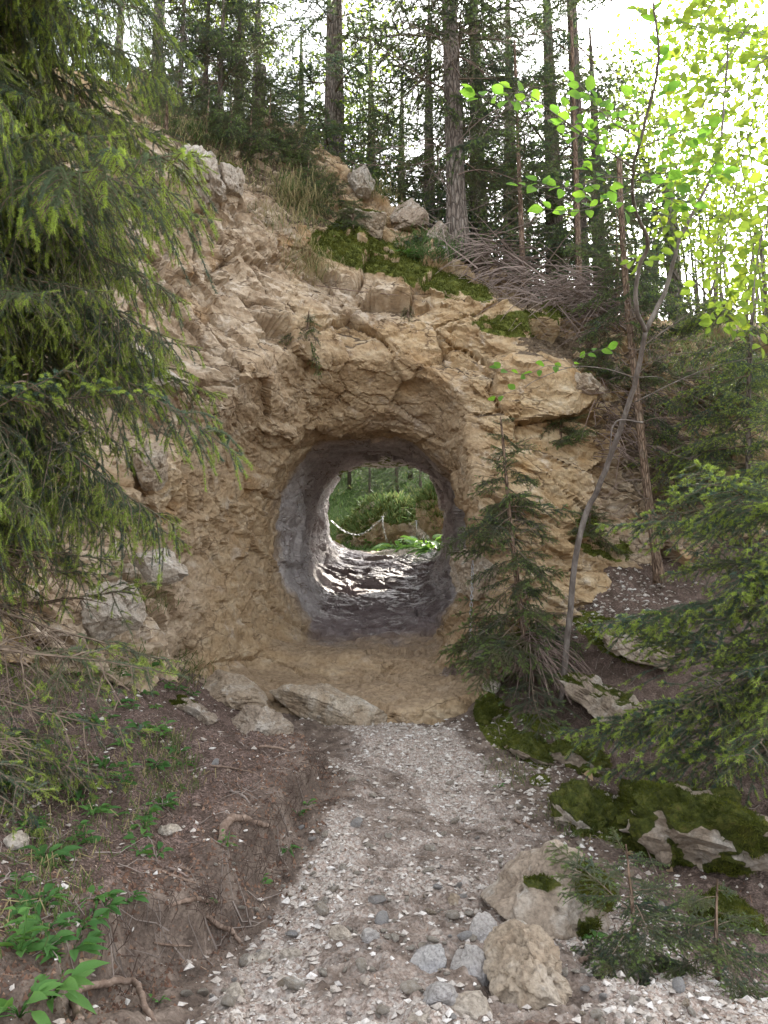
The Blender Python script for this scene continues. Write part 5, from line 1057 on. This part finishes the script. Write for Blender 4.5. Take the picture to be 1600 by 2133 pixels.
rope_thing('log', 'smooth reddish brown log end poking in at the bottom edge', 'log', [(p[0] - .1, p[1] - .02, g_[0]), (p[0], p[1], g_[0] + .01), ((p[0] + q[0]) / 2, (p[1] + q[1]) / 2, g_[1] + .01), (q[0], q[1], g_[1])], (.05, .056, .052, .044), 'log', 18, jit=.06)
# fallen leaves
DL = [leaf_mesh('dry_leaf', 'dry', .36, .3, .3), leaf_mesh('dry_leaf', 'dry', .33, -.3, .4)]
for k, (px, py, s, lab) in enumerate([(188, 2005, .10, 'curled tan dead leaf on the soil at lower left'), (165, 2028, .07, 'pale dead leaf left of the curled one'), (1165, 1590, .12, 'pale dead leaf at the upper end of the leaf heap by the mossy boulder'), (1190, 1600, .13, 'broad tan dead leaf in the heap by the mossy boulder'), (1215, 1615, .13, 'flat beige dead leaf in the middle of the heap by the mossy boulder'), (1245, 1628, .11, 'dead leaf at the lower end of the heap by the mossy boulder'), (1320, 1790, .08, 'orange dead leaf at the foot of the mossy bank'), (158, 1690, .07, 'rust brown dead leaf among the left herbs'), (1395, 1815, .07, 'tan dead leaf under the long mossy boulder')]):
    h = hit(px, py); rg = np.random.default_rng(k); n = np.array([0, -.3, 1.]) + rg.normal(0, .3, 3)
    tag(obj('dry_leaf', DL[k % 2], None, h[0] + Vector((0, 0, .012)), leaf_rot(rg.normal(size=3) * np.array([1, 1, .1]), n), s), lab, 'leaf')
# needle litter
rg = np.random.default_rng(31); N_ = 15000
y = 2.5 + 6 * rg.random(N_ * 2) ** 1.2; x = rg.uniform(-3.0, 3.2, N_ * 2); dE = edge_x(y) - x; k = (dE > -.12) | ((x > 1.1) & (rg.random(N_ * 2) < .8)) | (rg.random(N_ * 2) < .10); x, y = x[k][:N_], y[k][:N_]; z = HD(x, y) + .004; N_ = len(x)
an = rg.uniform(0, 6.28, N_); l = rg.uniform(.005, .017, N_) * (1 + .6 * (rg.random(N_) < .06)); w = rg.uniform(.0008, .0028, N_); d = np.stack([np.cos(an), np.sin(an), rg.normal(0, .25, N_)], -1) * l[:, None]; s = np.stack([-np.sin(an), np.cos(an), 0 * an], -1) * w[:, None]; c = np.stack([x, y, z], -1)
V = np.stack([c - d - s, c - d + s, c + d + s, c + d - s], 1).reshape(-1, 3); V[2::4, 2] += .003; V[3::4, 2] += .003
tag(obj('needle_litter', mesh_np('needle_litter', V, np.arange(4 * N_).reshape(-1, 4), False, {'tip': np.repeat(rg.random(N_) ** 1.6, 4)}, [M['bits']])), 'brown needle and twig litter strewn over the banks', 'litter', kind='stuff')
# root hairs under the bank edge
mb = MB()
for k in range(240):
    yy = rg.uniform(3.2, 6.4); xx = float(edge_x(yy)) + rg.normal(.02, .06); zz = float(HD(np.array([xx - .06]), np.array([yy]))[0]); l = rg.uniform(.04, .15); t = np.linspace(0, 1, 5)[:, None]
    dx, dy = rg.uniform(.0, .10), rg.normal(-.03, .05); mb.tube(np.array([xx - .05, yy, zz]) + np.array([dx, dy, -l * .9]) * t + np.array([.05, 0, .03]) * np.sin(t * 3.1) + rg.normal(0, .006, (5, 3)), rg.uniform(.0012, .003), 3)
tag(obj('fine_roots', mb.mesh('fine_roots', [M['hair']])), 'tangle of fine roots hanging from the eroded bank edge', 'roots', kind='stuff')
mb = MB()
for k in range(430):
    if k < 140: px, py = rg.uniform(0, 620), rg.uniform(1480, 2000)
    else: px, py = rg.uniform(1000, 1560), rg.uniform(1180, 1760)
    h = hit(px, py, 'ground')
    if h is None or h[0].y > 11: continue
    l = rg.uniform(.06, .32); a = rg.uniform(0, 6.28); t = np.linspace(0, 1, 5)[:, None]; p = np.array(h[0]) + np.array([math.cos(a), math.sin(a), 0]) * l * (t - .5) + rg.normal(0, .008, (5, 3)); p[:, 2] = HD(p[:, 0], p[:, 1]) + .008 + rg.uniform(0, .025) * t[:, 0]
    mb.tube(p, np.linspace(rg.uniform(.002, .005), .001, 5), 3)
tag(obj('twig_litter', mb.mesh('twig_litter', [M['dead']])), 'thin fallen twigs strewn over both banks', 'twigs', kind='stuff')
# drooping dead twigs and roots round the foot of the young spruce
mb = MB(); b = at(1108, 1400, 8.9)
for k in range(110):
    a = rg.uniform(-2.9, .2); l = rg.uniform(.25, .8); t = np.linspace(0, 1, 7)[:, None]; mb.tube(b + np.array([0, 0, rg.uniform(.0, .45)]) + np.array([math.cos(a), math.sin(a), rg.uniform(-.1, .25)]) * l * t + np.array([0, 0, -.6]) * l * t ** 2 + np.cumsum(rg.normal(0, .01, (7, 3)), 0), np.linspace(.006, .002, 7), 3)
tag(obj('brushwood', mb.mesh('brushwood', [M['dead']])), 'fan of drooping dead twigs round the foot of the young spruce', 'brushwood', kind='stuff')
# ------------------------------------------------------------------ moss, grass, brushwood
def tufts(name, label, P, N, ln, wd, mat, seed, per=3, cat='moss', spread=.6, parent=None, droop=0.0, dry=.0):
    rg = np.random.default_rng(seed); n = len(P); P = np.repeat(P, per, 0) + rg.normal(0, ln * .5, (n * per, 3)) * np.array([1, 1, .3]); N = np.repeat(N, per, 0); m = len(P)
    d = N + rg.normal(0, spread, (m, 3)); d[:, 2] += .3; d /= np.linalg.norm(d, axis=1)[:, None]; l = ln * rg.uniform(.5, 1.3, m)[:, None]; s = np.cross(d, rg.normal(size=(m, 3))); s /= np.linalg.norm(s, axis=1)[:, None]; s *= wd
    b = P - N * ln * .15
    if droop:
        mid = b + d * l * .55; e = mid + (d * .3 + np.array([0, -.15, -droop])) * l * .6
        V = np.stack([b - s, b + s, mid + s * .7, mid - s * .7, e], 1).reshape(-1, 3); i = np.arange(m)[:, None] * 5; Q = i + np.array([[0, 1, 2, 3]]); T = i + np.array([[3, 2, 4]]); tp = np.repeat(rg.random(m) < dry, 5) * .9; tp = np.clip(tp + np.tile([0, 0, .1, .1, .35], m), 0, 1); me = mesh_np(name, V, [T, Q], False, {'tip': tp}, [M[mat]])
    else:
        V = np.stack([b - s, b + s, b + d * l], 1).reshape(-1, 3); me = mesh_np(name, V, np.arange(3 * m).reshape(-1, 3), False, {'tip': np.zeros(3 * m)}, [M[mat]])
    o = obj(name, me, parent); return tag(o, label, cat, kind='stuff') if parent is None else o
sel = np.flatnonzero((c_moss > .55) & front & (cpx > 550) & (cpx < 1320) & (cpy > 440) & (rg.random(len(cV)) < .7))
tufts('moss', 'olive moss cushions on the ledges of the cliff above the tunnel', np.repeat(cV[sel], 3, 0) + rg.normal(0, .014, (3 * len(sel), 3)), np.repeat(cN[sel], 3, 0), .035, .005, 'moss', 1, 3)
sel = np.flatnonzero((gm > .5)); sel = sel[rg.random(len(sel)) < min(1, 22000 / max(len(sel), 1))]
tufts('moss', 'dark green moss carpet on the ground right of the path', gV[sel], np.tile([0, -.2, 1.], (len(sel), 1)), .028, .0042, 'moss', 2, 3)
for nm, (o, P, N, m, T) in MOSSPTS.items():
    fsel = T[(m[T].min(1) > .5)]
    if len(fsel) < 20: continue
    big = 'long boulder' in o['label']; nper = 14 if big else 4; f = fsel[rg.integers(len(fsel), size=min(len(fsel) * nper, 26000 if big else 4500))]; w = rg.dirichlet((1, 1, 1), len(f))[:, :, None]; pp = (P[f] * w).sum(1); nn = N[f].mean(1)
    far = np.array(o.location)[1] > 15; a = tufts('moss', '', pp, nn, .09 if far else .022, .012 if far else .0035, 'moss', 3, 2, parent=o); a['kind'] = 'stuff'
for o, *_ in MOSSPTS.values(): 
    if '_moss' in o: del o['_moss']
for o in bpy.data.objects:
    if '_moss' in o: del o['_moss']
def patch(label, ells, n, ln, wd, mat, seed, droop, dry, which='both', per=5, cat='grass', ymax=14):
    rg = np.random.default_rng(seed); P, N = [], []; k = 0
    while len(P) < n and k < n * 12:
        k += 1; e = ells[rg.integers(len(ells))]; a, q = rg.uniform(0, 6.28), math.sqrt(rg.random()); c, s = math.cos(R(e[4])), math.sin(R(e[4])); ex, ey = e[2] * q * math.cos(a), e[3] * q * math.sin(a); h = hit(e[0] + ex * c - ey * s, e[1] + ex * s + ey * c, which)
        if h is None or h[0].y > ymax: continue
        P.append(h[0][:]); nn = Vector(h[1]); nn = -nn if nn.y > 0 else nn; N.append(((nn * .6 + Vector((0, -.1, .6))).normalized())[:])
    if P: tufts('grass', label, np.array(P), np.array(N), ln, wd, mat, seed, per, cat, .45, None, droop, dry)
patch('green and straw grass over the upper left rim', [(520,330,200,60,20),(380,240,110,40,15),(640,420,50,50,40),(430,285,90,20,10)], 900, .26, .004, 'grass', 11, .7, .35)
patch('dry straw grass hanging from the notch in the cliff edge', [(590,440,45,60,20),(640,560,40,30,0),(610,410,30,20,0)], 260, .38, .004, 'grass', 12, 1.1, .75)
patch('dry grass topping the grey skyline block', [(830,395,60,25,10),(880,440,30,20,40)], 160, .26, .004, 'grass', 13, .8, .6)
patch('bright sunlit grass behind the big spruce foot', [(900,520,60,25,10),(1010,520,60,30,10)], 200, .3, .005, 'grass_bright', 14, .4, .0, ymax=19)
patch('grass tufts at the left cliff foot', [(265,1390,50,40,0),(300,1240,40,40,0),(385,1400,30,40,0),(120,1430,80,40,0)], 220, .22, .0035, 'grass', 15, .8, .35)
patch('short grass between the herbs on the left bank', [(150,1650,150,150,0),(80,1850,90,120,0),(330,1600,80,80,0)], 420, .12, .0025, 'grass', 16, .7, .3, 'ground')
patch('fine grass on the mossy ground right of the path', [(1200,1700,70,50,30),(1070,1600,50,40,30)], 130, .12, .0025, 'grass', 17, .7, .2, 'ground')
patch('pale grass on the sunlit slope at the right', [(1480,740,120,70,10),(1560,800,60,50,0)], 500, .3, .005, 'grass_bright', 18, .9, .45)
# grass and green on the crag beyond the tunnel
P, N = [], []; rg = np.random.default_rng(9)
crags = [o for o in bpy.data.objects if o.get('label', '').startswith(('grassy crag', 'mossy crag'))]
for o in crags:
    V = np.array([v.co[:] for v in o.data.vertices]) + np.array(o.location); NN = np.array([v.normal[:] for v in o.data.vertices]); k = np.flatnonzero((NN[:, 2] > .1) & (NN[:, 1] < .4)); k = rg.choice(k, min(len(k), 900), False); P.append(V[k]); N.append(NN[k])
tufts('grass', 'long grass covering the crag beyond the tunnel', np.concatenate(P), np.concatenate(N), .34, .010, 'grass_bright', 10, 4, 'grass', .5, None, .9, .3)
x = rg.uniform(-5, 6, 6500); y = rg.uniform(21.3, 36, 6500); k = ~((np.abs(x - .2) < 1.5) & (y < 22.8)); x, y = x[k], y[k]; tufts('grass', 'green undergrowth on the forest floor beyond the tunnel', np.stack([x, y, HD(x, y)], -1), np.tile([0, 0, 1.], (len(x), 1)), .3, .02, 'grass_bright', 19, 3, 'undergrowth', .7, None, .5, .1)
# brushwood
mb = MB(); rg = np.random.default_rng(44)
for k in range(1100):
    px, py = rg.uniform(985, 1270), 0; py = 515 + (px - 985) * .42 + rg.uniform(-30, 75); h = hit(px, py)
    if h is None or h[0].y > 13: continue
    b = np.array(h[0]) + np.array([rg.normal(0, .1), -.03 - .12 * rg.random(), rg.uniform(0, .5)]); l = rg.uniform(.25, .95); a = rg.normal(-.1, .5) + (math.pi if rg.random() < .5 else 0); t = np.linspace(0, 1, 6)[:, None]
    d = np.array([math.cos(a), rg.normal(-.25, .35), rg.normal(-.1, .45)]); p = b + d * l * t + np.array([0, -.05, -.28]) * l * t ** 2 + np.cumsum(rg.normal(0, .012, (6, 3)), 0); mb.tube(p, np.linspace(rg.uniform(.006, .013), .003, 6), 3)
tag(obj('brushwood', mb.mesh('brushwood', [M['dead']])), 'reddish brown tangle of dead brushwood on the ridge beside the big spruce', 'brushwood', kind='stuff')
mb = MB()
for k in range(260):
    px, py = rg.uniform(1230, 1460), rg.uniform(780, 960); h = hit(px, py)
    if h is None or h[0].y > 13: continue
    b = np.array(h[0]) + np.array([0, -.1, 0]); l = rg.uniform(.2, .7); t = np.linspace(0, 1, 6)[:, None]; d = np.array([rg.normal(.5, .5), -.3 - .3 * rg.random(), rg.normal(-.2, .4)]); mb.tube(b + d * l * t + np.array([0, 0, -.3]) * l * t ** 2, np.linspace(.009, .003, 6), 3)
tag(obj('brushwood', mb.mesh('brushwood', [M['dead']])), 'fine dead twigs hanging over the shaded right cliff', 'brushwood', kind='stuff')
# ------------------------------------------------------------------ chains
def link_mesh(L, w, r):
    th = np.linspace(0, 2 * math.pi, 17)[:-1]; pts = np.stack([np.cos(th) * w, 0 * th, np.sin(th) * w + np.sign(np.sin(th)) * (L / 2 - w)], -1); V, Q = [], []; n = len(pts); tg = np.roll(pts, -1, 0) - np.roll(pts, 1, 0); tg /= np.linalg.norm(tg, axis=1)[:, None]; B = np.array([0, 1., 0]); Nn = np.cross(tg, B)
    for k in range(n):
        for j in range(6): a = j * math.pi / 3; V.append(pts[k] + r * (math.cos(a) * Nn[k] + math.sin(a) * B))
    for k in range(n):
        for j in range(6): Q.append((k * 6 + j, k * 6 + (j + 1) % 6, ((k + 1) % n) * 6 + (j + 1) % 6, ((k + 1) % n) * 6 + j))
    return mesh_np('link', V, np.array(Q), True, None, [M['steel']])
def chain(label, pts, L, w, r):
    p = smooth_path(pts, 200); Ls = np.r_[0, np.cumsum(np.linalg.norm(np.diff(p, axis=0), axis=1))]; pitch = L - 2.6 * r; n = int(Ls[-1] / pitch); t = tag(empty('chain', p[0]), label, 'chain'); me = link_mesh(L, w, r)
    for k in range(n):
        q = [np.array([np.interp(d, Ls, p[:, a]) for a in range(3)]) for d in (k * pitch, (k + 1) * pitch)]; d = Vector(q[1] - q[0]).normalized(); ro = d.to_track_quat('Z', 'Y').to_matrix() @ Matrix.Rotation(math.pi / 2 * (k % 2) + .5, 3, 'Z'); obj('link', me, t, (q[0] + q[1]) / 2 - p[0], ro.to_euler())
h = hit(983, 1178); cy0 = min(h[0].y - .04, 9.75)
chain('steel chain hanging at the right of the tunnel mouth', [at(985, 1168, cy0), at(982, 1250, cy0), at(978, 1335, cy0 - .02), at(966, 1360, cy0 - .1)], .06, .015, .0045)
chain('pale chain sagging between the crags beyond the tunnel', [at(690, 1085, 22.3), at(720, 1108, 22.3), at(755, 1112, 22.3), at(797, 1080, 22.3)], .12, .024, .0065)
chain('short pale chain hanging down the crag beyond the tunnel', [at(796, 1080, 22.3), at(800, 1105, 22.3), at(808, 1132, 22.2)], .12, .024, .0065)
for px, py0, py1, Y, lab in [(797, 1076, 1100, 22.35, 'iron anchor rod holding the chains beyond the tunnel'), (868, 1085, 1120, 22.0, 'thin iron rod on the right crag beyond the tunnel')]:
    p0, p1 = at(px, py1, Y), at(px, py0, Y); mb = MB(); mb.tube([p0 - p0, p1 - p0], .02, 8); mb.tube([p1 - p0 + np.array([-.05, 0, 0]), p1 - p0 + np.array([.05, 0, 0])], .016, 6); tag(obj('iron_rod', mb.mesh('iron_rod', [M['steel']], True), loc=p0), lab, 'rod')
